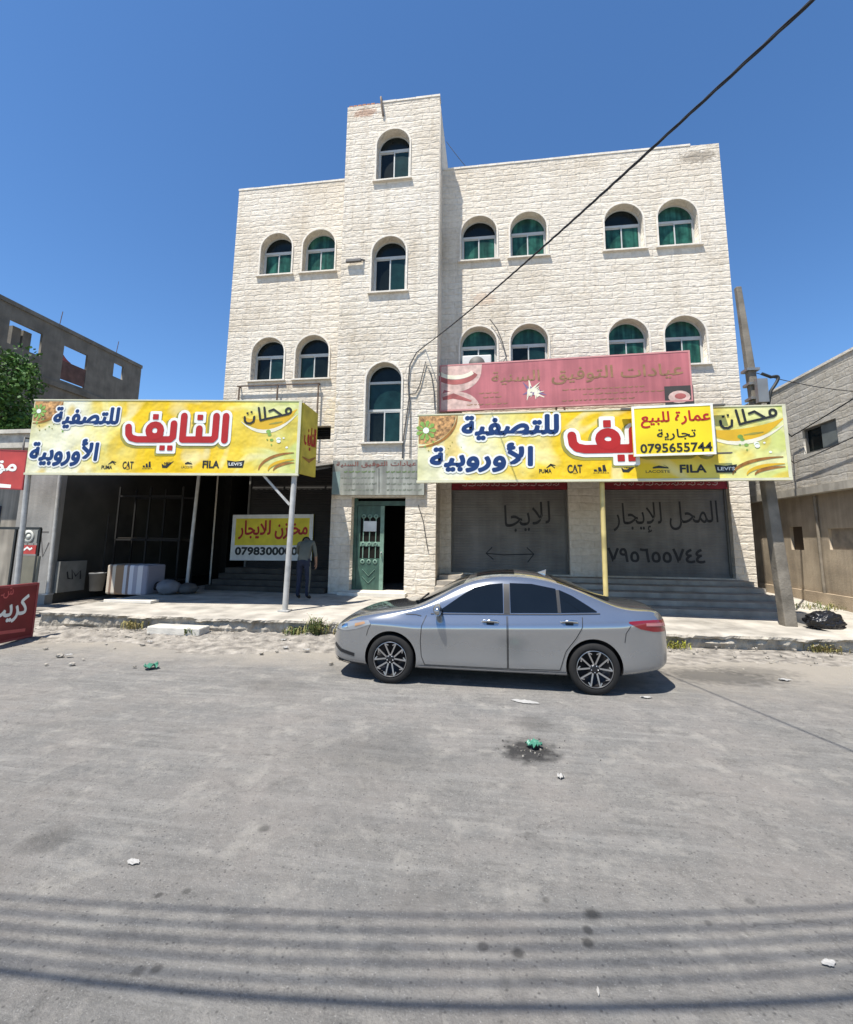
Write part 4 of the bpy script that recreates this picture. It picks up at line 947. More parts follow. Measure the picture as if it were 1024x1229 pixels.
q.build('printed_inset', PICM, cb_)
q = MB()
for t in (.04, .5, .96): q.bar(fc.p(Wc * t, .2, -.09), V((fc.p(Wc * t, 0).x, YW + .02, fc.o.z + .2)), .05); q.bar(fc.p(Wc * t, Hc - .2, -.09), V((fc.p(Wc * t, 0).x, YW + .02, fc.o.z + Hc - .2)), .05)
q.build('bracket', STEELD, cb_)
# grey board over the door
Yg = YT - .14; o_, r__ = at(398, 594, Yg), at(509, 594, Yg); fg = Frame(o_, (r__ - o_).normalized(), (0, 0, 1)); Wg = (r__ - o_).length; Hg = at(450, 552, Yg).z - at(450, 594, Yg).z
gb = board('door_sign', 'weathered grey green board of small writing above the entrance door', fg, Wg, Hg, mat('weathered_board', (.30, .31, .27), .7, var=.3, vs=1.6, streak=.35), .135)
q = MB(); put_text(q, fg, 'عيادات التوفيق السنية', bx(fg, 404, 500, 553.5, 561), off=.010, mi=0)
for row in range(4):
    for (xa, xb) in ((410, 448), (462, 503)):
        yy = 566 + row * 7.2; a, b2 = on(fg, xa + r3.uniform(0, 5), yy); c, _ = on(fg, xb, yy)
        while a < c:
            wd = r3.uniform(.05, .17); stroke(q, fg, [(a, b2), (a + wd * .4, b2 - .02), (a + wd, b2 + .012)], .045, 1 if row == 0 else 2); a += wd + .04
flat(q, fg, rectp(*bx(fg, 399, 408, 566, 593)), 3, .002); stroke(q, fg, [on(fg, 455, 562), on(fg, 455, 592)], .02, 4)
q.build('lettering', [mat('faded_red_print', (.20, .07, .05), .7, var=.3, vs=6), mat('faded_green_print', (.13, .18, .08), .7), mat('faded_dark_print', (.17, .19, .15), .7, var=.3, vs=8), mat('faded_teal_print', (.20, .27, .25), .7), BLACKP], gb)
# for rent board on the dark shutter
Yr = YW + .20; o_, r__ = at(276, 672.5, Yr), at(374, 673, Yr); fr_ = Frame(o_, (r__ - o_).normalized(), (0, 0, 1)); Wr = (r__ - o_).length; Hr = at(277, 618, Yr).z - o_.z
rb = board('for_rent_board', 'yellow and white for rent board with red writing in the shade of the dark shop', fr_, Wr, Hr, mat('rent_yellow', (.72, .60, .03), .5), .05, border=mat('rent_white', (.72, .72, .68), .5), bw=.13)
q = MB(); flat(q, fr_, rectp(.13, Wr - .13, .13, Hr * .33), 2, .004); put_text(q, fr_, 'مخازن للايجار', bx(fr_, 286, 369, 625, 648), off=.028, mi=0, d=.006); put_text(q, fr_, '0798300000', bx(fr_, 282, 357, 657, 667), off=.04, mi=1, d=.009, latin=True)
q.build('lettering', [REDP, BLACKP, mat('rent_white', ())], rb)

# ================================================================== POLE AND CABLES
CONCP = mat('pole_concrete', (.17, .15, .12), .9, var=.35, vs=3, bump=.01, bs=25)
pb = gz(946, 751, .28); pt = at(885.5, 345, 11.35)
pb.y = 11.15; pb = V((at(946, 745, 11.15).x, 11.15, .25))
UP = thing('utility_pole', 'tall leaning concrete utility pole behind the right end of the yellow banner', 'pole', pb)
q = MB(); d = pt - pb; a_, b_ = V((1, 0, 0)), V((0, 1, 0)); vs = []
for t, s_ in ((-.02, .125), (.35, .11), (.7, .085), (1.0, .062)):
    c = pb + d * t; vs += [c + a_ * sx * s_ + b_ * sy_ * s_ for sx, sy_ in ((-1, -1), (1, -1), (1, 1), (-1, 1))]
q.add(vs, [(i * 4 + k, i * 4 + (k + 1) % 4, (i + 1) * 4 + (k + 1) % 4, (i + 1) * 4 + k) for i in range(3) for k in range(4)] + [(12, 13, 14, 15)]); q.build('pole_shaft', CONCP, UP, bevel=.02)
def onpole(z): return pb + d * ((z - pb.z) / d.z)
q = MB(); zc = at(905, 468, 11.2).z
for k in range(3): c = onpole(zc + .5 - k * .35); q.box((c.x - .14, c.y - .14, c.z - .03), (c.x + .14, c.y + .14, c.z + .03))
q.build('clamp', mat('galvanised', (.25, .25, .24), .5, .6), UP); q = MB(); c = onpole(zc); q.box((c.x - .06, c.y - .30, c.z - .35), (c.x + .16, c.y - .18, c.z + .2)); q.build('junction_box', mat('galvanised', ()), UP)
q = MB(); c = onpole(zc + .35); q.tube([c + V((.12, -.2, 0))] + [c + V((.28 + .18 * math.sin(R(k)), -.2, -.1 - .32 * (k / 180) + .15 * math.sin(R(k)))) for k in range(10, 181, 17)] + [c + V((.2, -.2, -.75)), c + V((.36, -.2, -.95))], .035, 7); q.build('cable_coil', BLACKP, UP)
RUB = mat('cable_rubber', (.018, .018, .02), .6)
def cable(name, label, pts, r_, sag=0.0, group=None, n=28, mt=RUB, twist=0.0):
    pts = [V(p) for p in pts]; out = []
    if len(pts) == 2:
        for i in range(n + 1):
            t = i / n; p = pts[0].lerp(pts[1], t); p.z -= sag * 4 * t * (1 - t); out.append(p)
    else: out = pts
    q = MB()
    if twist:
        for ph in range(3):
            l_ = (out[-1] - out[0]).length; m_ = int(l_ / .12); tw = []
            for i in range(m_ + 1):
                t = i / m_ * (len(out) - 1); k = min(int(t), len(out) - 2); p = out[k].lerp(out[k + 1], t - k); an = i * .9 + ph * 2.094
                tw.append(p + V((0, math.cos(an), math.sin(an))) * r_ * .62)
            q.tube(tw, r_ * .6, 5)
    else: q.tube(out, r_, 8)
    o = q.build(name, mt); return tag(o, label, 'cable', group)
k0 = at(510, 415, YT - .06); k1 = at(985, 0, 3.0); dirn = (k1 - k0); far = k1 + dirn * .35; far.z += .3
cable('overhead_cable', 'thick black overhead cable rising from the tower to the top right of the sky', [k0, far], .0155, .22, n=60, twist=1)
wcab = mat('cable_grey', (.07, .068, .065), .7)
P_ = lambda x, y: at(x, y, YT - .05)
cable('wall_cable', 'dark cable looping down the tower from the overhead cable past the tall window', [P_(510, 415), P_(500, 423), P_(492, 438), P_(490, 458), P_(491, 478), P_(488, 500), P_(484, 528), P_(483, 550)], .02, mt=wcab)
cable('wall_cable', 'dark cable hanging in a pointed loop from the tower corner behind the red sign', [P_(491, 473), P_(499, 472), P_(504, 462), P_(511, 434), P_(518, 450), P_(521, 470), P_(522, 492)], .016, mt=wcab)
cable('wall_cable', 'straight dark cable dropping beside the tall tower window to the grey board', [P_(492, 476), P_(492.5, 510), P_(492, 550)], .014, mt=wcab)
Pd = lambda x, y: at(x, y, YT - .03)
cable('wall_cable', 'dark cable hanging across the lit stone right of the entrance door', [Pd(502, 606), Pd(508, 625), Pd(511, 645), Pd(514, 662)], .012, mt=wcab)
cable('roof_wire', 'thin wire slanting from the tower side down to the wing roof', [at(536, 170, 16.5), at(562, 203, 16.5)], .012, .03)
cable('window_cable', 'short twisted cable hanging on the wing wall left of the second lower window', [at(588, 383, 14.9), at(597, 395, 14.9), at(603, 410, 14.9), at(608, 428, 14.9), at(603, 436, 14.9)], .016, mt=wcab)
XR2 = 9.4
cp_ = onpole(zc + .3); cp2 = onpole(zc - .5); cp3 = onpole(zc + .45)
cable('side_cable', 'black cable along the block wall above the window of the right building', [cp2 + V((.2, 0, 0)), atX(950, 524, XR2 - .12), atX(1001, 493, XR2 - .12), atX(1030, 475, XR2 - .12), atX(1200, 380, XR2 - .12)], .018)
cable('side_cable', 'black cable added on a shadow-like line below the window of the right building', [onpole(zc - 1.2) + V((.18, 0, 0)), atX(953, 556, XR2 - .12), atX(985, 543, XR2 - .12), atX(1030, 522, XR2 - .12), atX(1200, 445, XR2 - .12)], .014)  # dark tube added along a shadow-like line on the wall
cable('side_wire', 'thin wire from the pole top band crossing the upper right building', [cp3 + V((.1, 0, 0)), atX(1060, 472, 8.6) + V((0, 0, 0))], .009, .1)
# the bundle of overhead lines on the photographer's side of the street: their shadows fall on the road
def to_sun(p, z): return V(p) - SUN * ((z - p[2]) / -SUN.z) * -1 if False else V(p) + (-SUN) * (z / -SUN.z)
def road_line(pxs, zz, r_, label, group=None):
    g3 = [gz(x, y) for x, y in pxs]; (xa, ya), (xb, yb), (xc, yc_) = [(p.x, p.y) for p in g3]
    def yq(x):   # the shadow's own gentle curve, carried on to both sides
        return ya * (x - xb) * (x - xc) / ((xa - xb) * (xa - xc)) + yb * (x - xa) * (x - xc) / ((xb - xa) * (xb - xc)) + yc_ * (x - xa) * (x - xb) / ((xc - xa) * (xc - xb))
    pts = []
    for i in range(41):
        x = -9 + 18 * i / 40; xs_ = max(-3.2, min(3.2, x)); y = yq(xs_); sl_ = (yq(xs_ + .01) - y) / .01
        pts.append(V((x, y + (x - xs_) * sl_, 0)) - SUN * (zz / -SUN.z))
    cable('street_line', label, pts, r_, group=group)
for k, (y0_, y1_, y2_) in enumerate([(1076, 1099, 1088), (1094, 1118, 1106), (1112, 1137, 1124), (1131, 1157, 1143), (1150, 1180, 1163)]):
    road_line([(0, y0_), (512, y1_), (1024, y2_)], 5.7 - .05 * k, .0105, 'overhead line of the bundle above the near side of the street', 'overhead lines above the near side of the street')
road_line([(0, 1165), (512, 1207), (1024, 1198)], 5.0, .019, 'lowest and thickest overhead line above the near side of the street')

# ================================================================== NEIGHBOURING BUILDINGS
def block_mat(name, c, mort, bw, rh, streakamt=.25):
    m_ = stone_mat(name, [x * .92 for x in c], [min(1, x * 1.08) for x in c], mort, bw, rh, .02)
    return m_
BLOCK = block_mat('concrete_block', (.50, .475, .425), (.40, .38, .335), .42, .21)
RAW = mat('raw_concrete', (.15, .135, .11), .9, var=.25, vs=1.5, bump=.01, bs=14, streak=.1)
def wallX(name, outline, holes, X0, thick, mats, parent):
    """like holed_wall but the wall stands along Y; outline in (y, z); the slab spans X0 .. X0 + thick"""
    o = holed_wall(name, outline, holes, 0, thick, mats, None)
    off = root_loc(parent)
    for v in o.data.vertices:
        x, y, z = v.co; v.co = V((X0 + y, x, z)) - off
    o.data.flip_normals(); o.parent = parent; return o
# right: block-built upper floor over a plastered ground floor, across the alley
XB = 9.4
zs_, zt_ = atX(960, 587, XB).z, atX(975, 446, XB).z
RB = thing('block_building', 'grey concrete block building with a plastered ground floor across the alley on the right', 'building', (XB, 14, .2))
w0, w1 = atX(964, 527, XB), atX(1005, 518, XB); yz = (atX(963, 513, XB), atX(1004, 535, XB))
WY0, WY1, WZ0, WZ1 = w1.y, w0.y, atX(985, 540, XB).z, atX(985, 508, XB).z
wallX('upper_wall', rectp(8.0, 25, zs_ + .02, zt_), [rectp(WY0, WY1, WZ0, WZ1)], XB, .25, BLOCK, RB)
q = MB(); q.box((XB + .26, 8, zt_ - .3), (22, 25, zt_ - .1)); q.build('roof', PLAST, RB)
q = MB(); q.box((XB - .03, 7.95, zt_ + .001), (XB + .3, 25, zt_ + .07)); q.build('coping', TRIM, RB)
q = MB(); q.box((XB - .07, 7.9, zs_ - .20), (22, 25, zs_ + .018)); q.build('floor_slab', mat('slab_edge', (.40, .37, .31), .9, var=.2, vs=2, streak=.2), RB)
LP = mat('stained_plaster', (.36, .295, .215), .9, var=.3, vs=1.1, bump=.008, bs=20, streak=.15)
XLO = XB + .22
h1 = (atX(963, 640, XLO), atX(951, 658, XLO)); ya, yb2 = atX(964, 645, XLO).y, atX(949, 645, XLO).y
za_, zb_ = atX(957, 660, XLO).z, atX(957, 632, XLO).z
yd0, yd1 = atX(1090, 680, XLO).y, atX(999, 680, XLO).y
wallX('lower_wall', rectp(8.0, 25, .1, zs_ - .202), [rectp(ya, yb2, za_, zb_), rectp(yd0, yd1, atX(1010, 660, XLO).z, atX(1010, 634, XLO).z)], XLO, .25, LP, RB)
q = MB(); q.box((XLO + .08, yd0 + .002, atX(1010, 660, XLO).z + .002), (XLO + .24, yd1 - .002, atX(1010, 634, XLO).z - .002)); q.build('blocked_opening', mat('bare_block', (.27, .23, .18), .9, var=.3, vs=4, bump=.015, bs=8), RB)
q = MB(); q.box((XLO + .1, ya + .002, za_ + .002), (XLO + .2, yb2 - .002, zb_ - .002)); q.build('window_shutter', mat('brown_metal', (.07, .05, .035), .7), RB)
q = MB(); q.box((XLO - .12, 9.5, .12), (XLO - .002, 24.9, .62)); q.build('plinth', mat('plinth_plaster', (.36, .285, .2), .9, var=.3, vs=1.5, bump=.015), RB)
q = MB(); f0 = .05
q.box((XB + .06, WY0 + .002, WZ0 + .002), (XB + .12, WY0 + f0, WZ1 - .002)); q.box((XB + .06, WY1 - f0, WZ0 + .002), (XB + .12, WY1 - .002, WZ1 - .002)); q.box((XB + .06, WY0 + f0 + .001, WZ1 - f0), (XB + .12, WY1 - f0 - .001, WZ1 - .002)); q.box((XB + .06, WY0 + f0 + .001, WZ0 + .002), (XB + .12, WY1 - f0 - .001, WZ0 + f0))
wn = q.build('window', STEELD, RB)
ym = WY0 + (WY1 - WY0) * .5
q = MB(); q.box((XB + .07, WY0 + f0 + .001, WZ0 + f0 + .001), (XB + .1, ym, WZ1 - f0 - .001)); q.build('sash', mat('grey_sash', (.13, .145, .14), .5), wn)
q = MB(); q.box((XB + .13, WY0 + .002, WZ0 + .002), (XB + .2, WY1 - .002, WZ1 - .002)); q.build('pane', GREENS['dark'], wn)
q = MB(); yp = atX(985, 640, XLO).y; q.tube([(XLO - .06, yp, zs_ - .25), (XLO - .06, yp, .4)], .045, 8); q.build('drainpipe', mat('old_pipe', (.2, .17, .13), .7, var=.3, vs=5), RB)
# left: unfinished concrete storeys
XU = -24.0
yA, yBk = 10.0, atX(168, 460, XU).y; ztop_ = 13.55
UB = thing('unfinished_building', 'bare grey concrete building with an unfinished roofless top floor, behind the tree on the left', 'building', (XU, 20, 0))
zfl = atX(110, 474, XU).z
def ho(x0, x1, y0, y1):
    a, b2 = atX(x0, (y0 + y1) / 2, XU).y, atX(x1, (y0 + y1) / 2, XU).y; xm = (x0 + x1) / 2
    return rectp(a, b2, atX(xm, y1, XU).z, atX(xm, y0, XU).z)
wallX('upper_wall', rectp(yA, yBk, zfl + .005, ztop_), [ho(9, 51, 391, 420), ho(74, 104, 419, 462), ho(136, 148, 437, 454), rectp(11.5, 15, zfl + 1.4, zfl + 2.7)], XU - .14, .14, RAW, UB)
q = MB(); q.box((XU - 10, yA, ztop_ + .002), (XU + .06, yA + .4, ztop_ + .3)); q.box((XU - .3, yA + .401, ztop_ + .002), (XU + .08, yBk, ztop_ + .22)); q.build('ring_beam', RAW, UB)
q = MB(); q.box((XU - 10, yA, zfl - .3), (XU + .12, yBk + .05, zfl)); q.build('floor_slab', RAW, UB)
q = MB(); q.box((XU - 10, yA, -.05), (XU, yBk, zfl - .302)); q.build('lower_wall', RAW, UB)
q = MB()
for y, z in ((atX(28, 405, XU).y, ztop_), (20, ztop_)): q.box((XU - .8, y - .22, zfl + .002), (XU - .45, y + .22, z - .8))
q.build('column', RAW, UB)
q = MB()
for y in (21.4, 25.4): q.tube([(XU - .15, y, ztop_ + .2), (XU - .15 + .05, y + .05, ztop_ + .9 + (y % 1) * .5)], .02, 5)
q.build('reinforcing_bar', mat('rust_bar', (.12, .07, .05), .9), UB)
q = MB(); yy_ = atX(89, 440, XU).y
q.grid(lambda u, v: V((XU - 1.2 + .25 * math.sin(u * 5), yy_ - 1.0 + 2.1 * u, zfl + 2.0 - .9 * v * (1 - .4 * u) + .25 * math.sin(u * 3.2 + v))), 14, 6)
tag(q.build('hung_blanket', mat('red_cloth', (.42, .13, .13), .9, var=.5, vs=2)), 'red and pale cloth hung inside the unfinished top floor opening', 'blanket')
q = MB(); q.box((XU - .12, atX(74, 440, XU).y, atX(89, 460, XU).z + .003), (XU - .02, atX(104, 440, XU).y, atX(89, 438, XU).z)); q.build('window_boarding', mat('rust_board', (.10, .055, .045), .9, var=.3), UB)
# single storey neighbour at the far left
NB = thing('corner_shop', 'low plastered shop with a pale cornice at the left edge behind the black railing', 'building', (-16, 12.6, 0))
zc2 = at(14, 521, 11.6).z
q = MB(); q.box((-24, 12.4, 0), (-14.3, 19, zc2 - .3)); q.build('wall', mat('beige_plaster', (.30, .27, .22), .9, var=.2, vs=1.5, streak=.3), NB)
q = MB(); q.box((-24, 11.6, zc2 - .42), (-13.3, 12.39, zc2)); q.box((-24, 11.5, zc2 + .001), (-13.2, 12.39, zc2 + .12)); q.build('cornice', mat('pale_plaster', (.45, .42, .35), .9, var=.25, vs=5), NB)
q = MB(); q.box((-19, 12.33, .15), (-15.2, 12.398, 2.9)); q.build('door', mat('blue_grey_door', (.05, .06, .10), .6), NB)
# cement pier and side wall closing the dark shop on the left
PW = thing('cement_wall', 'grey cement pier and side wall at the left end of the dark shop', 'wall', (-13, 11.8, .1))
GREYW = mat('cement_render', (.27, .26, .24), .9, var=.2, vs=1.3, streak=.12, bump=.006, bs=18)
q = MB(); q.box((-13.9, 11.8, .05), (-12.62, 12.05, 4.15)); q.build('wall', GREYW, PW); q = MB(); q.box((-12.9, 12.051, .05), (-12.64, 20.59, 4.655)); q.build('side_wall', mat('shaded_render', (.065, .06, .05), .9, var=.25, vs=1.3), PW)  # side wall render darkened so its colour holds the canopy shade
q = MB(); q.box((-12.639, 13.7, .36), (-12.60, 14.9, 2.75)); q.build('side_door', mat('grey_door', (.06, .056, .05), .6, var=.2), PW)
fw_ = Frame((-13.9, 11.8, .1), (1, 0, 0), (0, 0, 1)); q = MB()
stroke(q, fw_, [(.45, 1.5), (.6, 2.1), (.75, 1.4), (.9, 1.95), (1.05, 1.3), (1.2, 1.7)], .05); stroke(q, fw_, [(.35, 1.8), (.7, 2.0), (1.15, 2.0)], .04); q.build('graffiti', mat('faded_ink', (.11, .10, .09), .8), PW)
q = MB(); q.box((-12.58, 12.0, .36), (-12.45, 12.9, 1.25)); q.build('cement_board', mat('pale_cement', (.2, .2, .185), .9, var=.2), PW)
q = MB(); fw2 = Frame((-12.449, 12.1, .5), (0, 1, 0), (0, 0, 1)); stroke(q, fw2, [(.15, .45), (.2, .25), (.35, .22), (.3, .5), (.45, .3), (.6, .45), (.62, .2)], .05); q.build('graffiti', INK, PW)
# sign, railing, board at the left edge
Yn = 10.2; o_, r__ = at(-60, 583, Yn), at(27, 588, Yn); fn_ = Frame(o_, (r__ - o_).normalized(), (0, 0, 1)); Wn = (r__ - o_).length; Hn = at(14, 541, Yn).z - at(14, 588, Yn).z
ns_ = board('hanging_sign', 'red sign with white letters hung above the railing at the left edge', fn_, Wn, Hn, mat('sign_red', (.42, .05, .04), .5, var=.15), .12, border=mat('sign_red_dark', (.26, .03, .03), .5), bw=.03)
q = MB(); put_text(q, fn_, 'مق', bx(fn_, -14, 22, 549, 567), off=.03); stroke(q, fn_, [on(fn_, -40, 578), on(fn_, 14, 580)], .12, 0); q.build('lettering', [WHITEP], ns_)
q = MB(); q.tube([fn_.p(Wn * .9, Hn, -.06), fn_.p(Wn * .9, Hn + .35, -.06), (fn_.p(Wn * .9, 0).x, 11.7, fn_.o.z + Hn + .35)], .03, 6); q.build('bracket', STEELD, ns_)
RL = thing('railing', 'black metal railing with a round emblem panel and a red plate at the left edge', 'railing', (-11.5, 10.0, .1)); Yl_ = 10.0
q = MB(); zt2 = at(20, 634, Yl_).z; xr = at(47, 650, Yl_).x
q.bar((-17, Yl_, zt2), (xr, Yl_, zt2), .06)
for x in (xr, at(18, 650, Yl_).x, at(18, 650, Yl_).x - 1.3, at(18, 650, Yl_).x - 2.6): q.bar((x, Yl_, .03), (x, Yl_, zt2), .05)
q.bar((-17, Yl_, .3), (xr, Yl_, .3), .04); q.build('rail_frame', BLACKP, RL)
a, b2 = at(27, 636, Yl_), at(45, 652, Yl_); q = MB(); q.box((a.x, Yl_ - .03, b2.z), (b2.x, Yl_, a.z)); ep = q.build('emblem_panel', mat('emblem_grey', (.24, .245, .22), .7, var=.2), RL)
q = MB(); q.lathe([(.10, 0), (.16, -.012), (.16, -.02), (.10, -.016)], ((a.x + b2.x) / 2, Yl_ - .03, (a.z + b2.z) / 2), (0, 1, 0), 16); q.lathe([(.0, -.01), (.06, -.01), (.06, 0)], ((a.x + b2.x) / 2, Yl_ - .03, (a.z + b2.z) / 2), (0, 1, 0), 10); q.build('emblem', mat('emblem_white', (.5, .5, .44), .7), ep)
a, b2 = at(25, 654, Yl_), at(44, 665, Yl_); q = MB(); q.box((a.x, Yl_ - .04, b2.z), (b2.x, Yl_ - .005, a.z)); rp_ = q.build('red_plate', mat('sign_red', ()), RL)
q = MB(); ff = Frame((a.x, Yl_ - .04, b2.z), (1, 0, 0), (0, 0, 1)); stroke(q, ff, [(.08, .12), (.16, .1), (.24, .16), (.32, .11), (.38, .15)], .05); q.build('lettering', [WHITEP], rp_)
a, b2 = at(25, 667, Yl_), at(45, 700, Yl_); q = MB(); q.box((a.x, Yl_ - .02, b2.z - .3), (b2.x, Yl_ - .001, a.z)); q.build('lower_panel', mat('olive_panel', (.16, .15, .11), .7), RL)
br, bl = gz(39, 764, .05), gz(-40, 781, .05)
fb = Frame(bl, (br - bl).normalized(), (0, 0, 1)); Wb = (br - bl).length; Hb = at(39, 699, br.y).z - br.z
rbd = board('standing_board', 'dark red advertising board with white letters standing on the dirt at the left edge', fb, Wb, Hb, mat('board_red', (.17, .012, .016), .5, var=.2), .09, border=mat('board_edge', (.26, .05, .05), .5), bw=.04)
q = MB(); put_text(q, fb, 'كريب', bx(fb, -16, 33, 716, 748), off=.03); put_text(q, fb, 'شـ', bx(fb, 1, 16, 704, 718), off=.01, mi=1); stroke(q, fb, [on(fb, -30, 764), on(fb, 5, 759), on(fb, 30, 756)], .06, 1); q.build('lettering', [WHITEP, mat('pink_red', (.5, .10, .09), .6)], rbd)
q = MB(); q.bar(fb.p(Wb - .05, 0, -.1), fb.p(Wb - .05, Hb, -.1), .07); q.bar(fb.p(.05, 0, -.1), fb.p(.05, Hb, -.1), .07); q.build('leg_frame', STEELD, rbd)

# ================================================================== TREES AND WEEDS
LEAVES = [mat('leaf_dark', (.03, .085, .012), .7, var=.4, vs=1.5), mat('leaf_light', (.065, .14, .02), .7, var=.4, vs=1.5)]
def tree(loc, h, cr_, seed, label, group=None):
    r2 = random.Random(seed); root = thing('leafy_tree', label, 'tree', loc, group); loc = V(loc)
    q = MB(); q.tube([loc, loc + V((.1, 0, h * .3)), loc + V((-.1, .1, h * .55))], [.22, .17, .11], 9)
    limbs = []
    for k in range(9):
        an = k * 2.4; e = loc + V((math.cos(an) * cr_ * .6, math.sin(an) * cr_ * .6, h * r2.uniform(.6, .95))); q.tube([loc + V((0, 0, h * r2.uniform(.3, .5))), (loc + e) / 2 + V((0, 0, h * .25)), e], [.09, .06, .025], 6); limbs.append(e)
    q.build('trunk', mat('bark', (.12, .09, .06), .9, var=.3, vs=8), root)
    q = MB()
    for k in range(115):
        an, rr = r2.uniform(0, 6.28), cr_ * math.sqrt(r2.random()) * .95
        zz = h * (.72 + r2.uniform(-.30, .28) * math.sqrt(max(.05, 1 - (rr / cr_) ** 2)))
        c = loc + V((rr * math.cos(an), rr * math.sin(an), zz)); sz = r2.uniform(.35, .75); mi = 0 if r2.random() < .5 else 1
        for i in range(95):
            dv = V((r2.gauss(0, 1), r2.gauss(0, 1), r2.gauss(0, .75))); dv = dv.normalized() * sz * r2.random() ** .5
            p = c + dv; a = V((r2.gauss(0, 1), r2.gauss(0, 1), r2.gauss(0, 1))).normalized() * r2.uniform(.06, .12); b3 = a.cross(V((r2.gauss(0, 1), r2.gauss(0, 1), r2.gauss(0, 1)))).normalized() * r2.uniform(.04, .07)
            q.add([p - a, p + b3, p + a, p - b3], [(0, 1, 2, 3)], mi if r2.random() < .8 else 1 - mi)
    q.keep = True; q.build('crown', LEAVES, root)
tc = at(-18, 488, 15.5); tree((tc.x, 15.5, 0), tc.z / .71, 1.5, 4, 'dense green leafy tree in front of the unfinished building at the left edge')
def weed(p, n_, hgt, sp, seed, label, mats=None, cat='weed', group=None):
    r2 = random.Random(seed); q = MB(); p = V(p)
    for i in range(n_):
        b0 = p + V((r2.gauss(0, sp), r2.gauss(0, sp * .5), 0)); an = r2.uniform(0, 6.28); l_ = hgt * r2.uniform(.5, 1.1); out = V((math.cos(an), math.sin(an), 0)) * l_ * r2.uniform(.15, .7)
        side = V((-math.sin(an), math.cos(an), 0)) * r2.uniform(.006, .014); m_ = b0 + out * .4 + V((0, 0, l_ * .7)); e = b0 + out + V((0, 0, l_ * r2.uniform(.75, 1)))
        q.add([b0 - side * .5, b0 + side * .5, m_ + side, m_ - side, e], [(0, 1, 2, 3), (3, 2, 4)], r2.randrange(2))
        for k in range(4):
            t = r2.uniform(.3, 1); c = b0.lerp(e, t); a = V((r2.gauss(0, 1), r2.gauss(0, 1), r2.gauss(0, .6))).normalized() * r2.uniform(.02, .045); b3 = a.cross(V((r2.random(), r2.random(), 1))).normalized() * .014
            q.add([c, c + a * .5 + b3, c + a, c + a * .5 - b3], [(0, 1, 2, 3)], r2.randrange(2))
    q.keep = True
    return tag(q.build('weed', mats or [mat('weed_green', (.09, .13, .035), .8, var=.3), mat('weed_dry', (.24, .22, .08), .8, var=.3)]), label, cat, group)
DRYM = [mat('straw', (.36, .29, .12), .9, var=.3), mat('weed_dry', (.24, .22, .08), .8, var=.3)]
p = gz(375, 766, .03); weed((p.x, kerbY(p.x) - .08, .04), 90, .42, .11, 1, 'green weed bush growing at the kerb in front of the car')
p = gz(347, 768, .03); weed((p.x, kerbY(p.x) - .08, .03), 60, .22, .12, 2, 'low yellowish weed at the kerb left of the green bush')
p = gz(408, 766, .03); weed((p.x, kerbY(p.x) - .06, .03), 50, .3, .08, 3, 'dry weed at the kerb just behind the car bonnet', DRYM)
p = gz(158, 757, .03); weed((p.x, kerbY(p.x) - .05, .06), 60, .22, .12, 4, 'dry brown weed at the kerb left of the broken step block', DRYM)
p = gz(232, 762, .03); weed((p.x, kerbY(p.x) - .4, .05), 40, .16, .07, 5, 'tiny green weed at the foot of the broken step block')
p = gz(995, 782, .03); weed((p.x - .1, p.y, .01), 80, .2, .16, 6, 'yellow dry grass at the right end of the kerb', DRYM)
p = gz(820, 782, .03); weed((p.x, kerbY(p.x) - .10, .01), 50, .16, .1, 7, 'small yellow green weed at the kerb behind the car boot', [mat('weed_yellow', (.36, .36, .04), .8), mat('weed_dry', ())])
p = gz(990, 735, .15); weed((p.x, p.y, .15), 130, .30, .42, 8, 'patch of dark weeds beside the right building in the alley')

# ================================================================== RUBBLE, LITTER AND GOODS
STONEM = mat('rubble_stone', (.29, .262, .22), .95, var=.35, vs=5, bump=.02, bs=30)
r2 = random.Random(21)
def stone(p, s_, label, group=None, seed=0):
    q = MB(); q.blob((p.x, p.y, p.z + s_ * .25), (s_, s_ * .8, s_ * .5), 0, seed, .22, 1); return tag(q.build('stone', STONEM), label, 'stone', group)
for k in range(20):
    px_ = r2.uniform(5, 410); py_ = r2.uniform(758, 800) if px_ < 190 else r2.uniform(762, 800)
    p = gz(px_, py_, .03); p.y = min(p.y, kerbY(p.x) - .12); p.z = .02
    stone(p, r2.uniform(.015, .05) * (1.6 if k % 9 == 0 else 1), 'pale rubble stone lying on the dusty verge left of the car', 'rubble on the dusty verge', k)
for k in range(10):
    p = gz(r2.uniform(815, 985), r2.uniform(783, 800), 0); p.y = min(p.y, kerbY(p.x) - .1); p.z = -.005
    stone(p, r2.uniform(.02, .05), 'small stone at the foot of the kerb right of the car', 'stones at the right kerb', 90 + k)
a, b2 = gz(184, 759, .03), gz(252, 760, .03); ky = kerbY((a.x + b2.x) / 2)
q = MB(); q.box((a.x, ky - .42, .02), (b2.x, ky - .06, .19)); tag(q.build('step_block', mat('step_stone', (.5, .47, .41), .9, var=.2, vs=4, bump=.015), bevel=.025), 'pale stone step block set against the kerb in front of the dark shop', 'step')

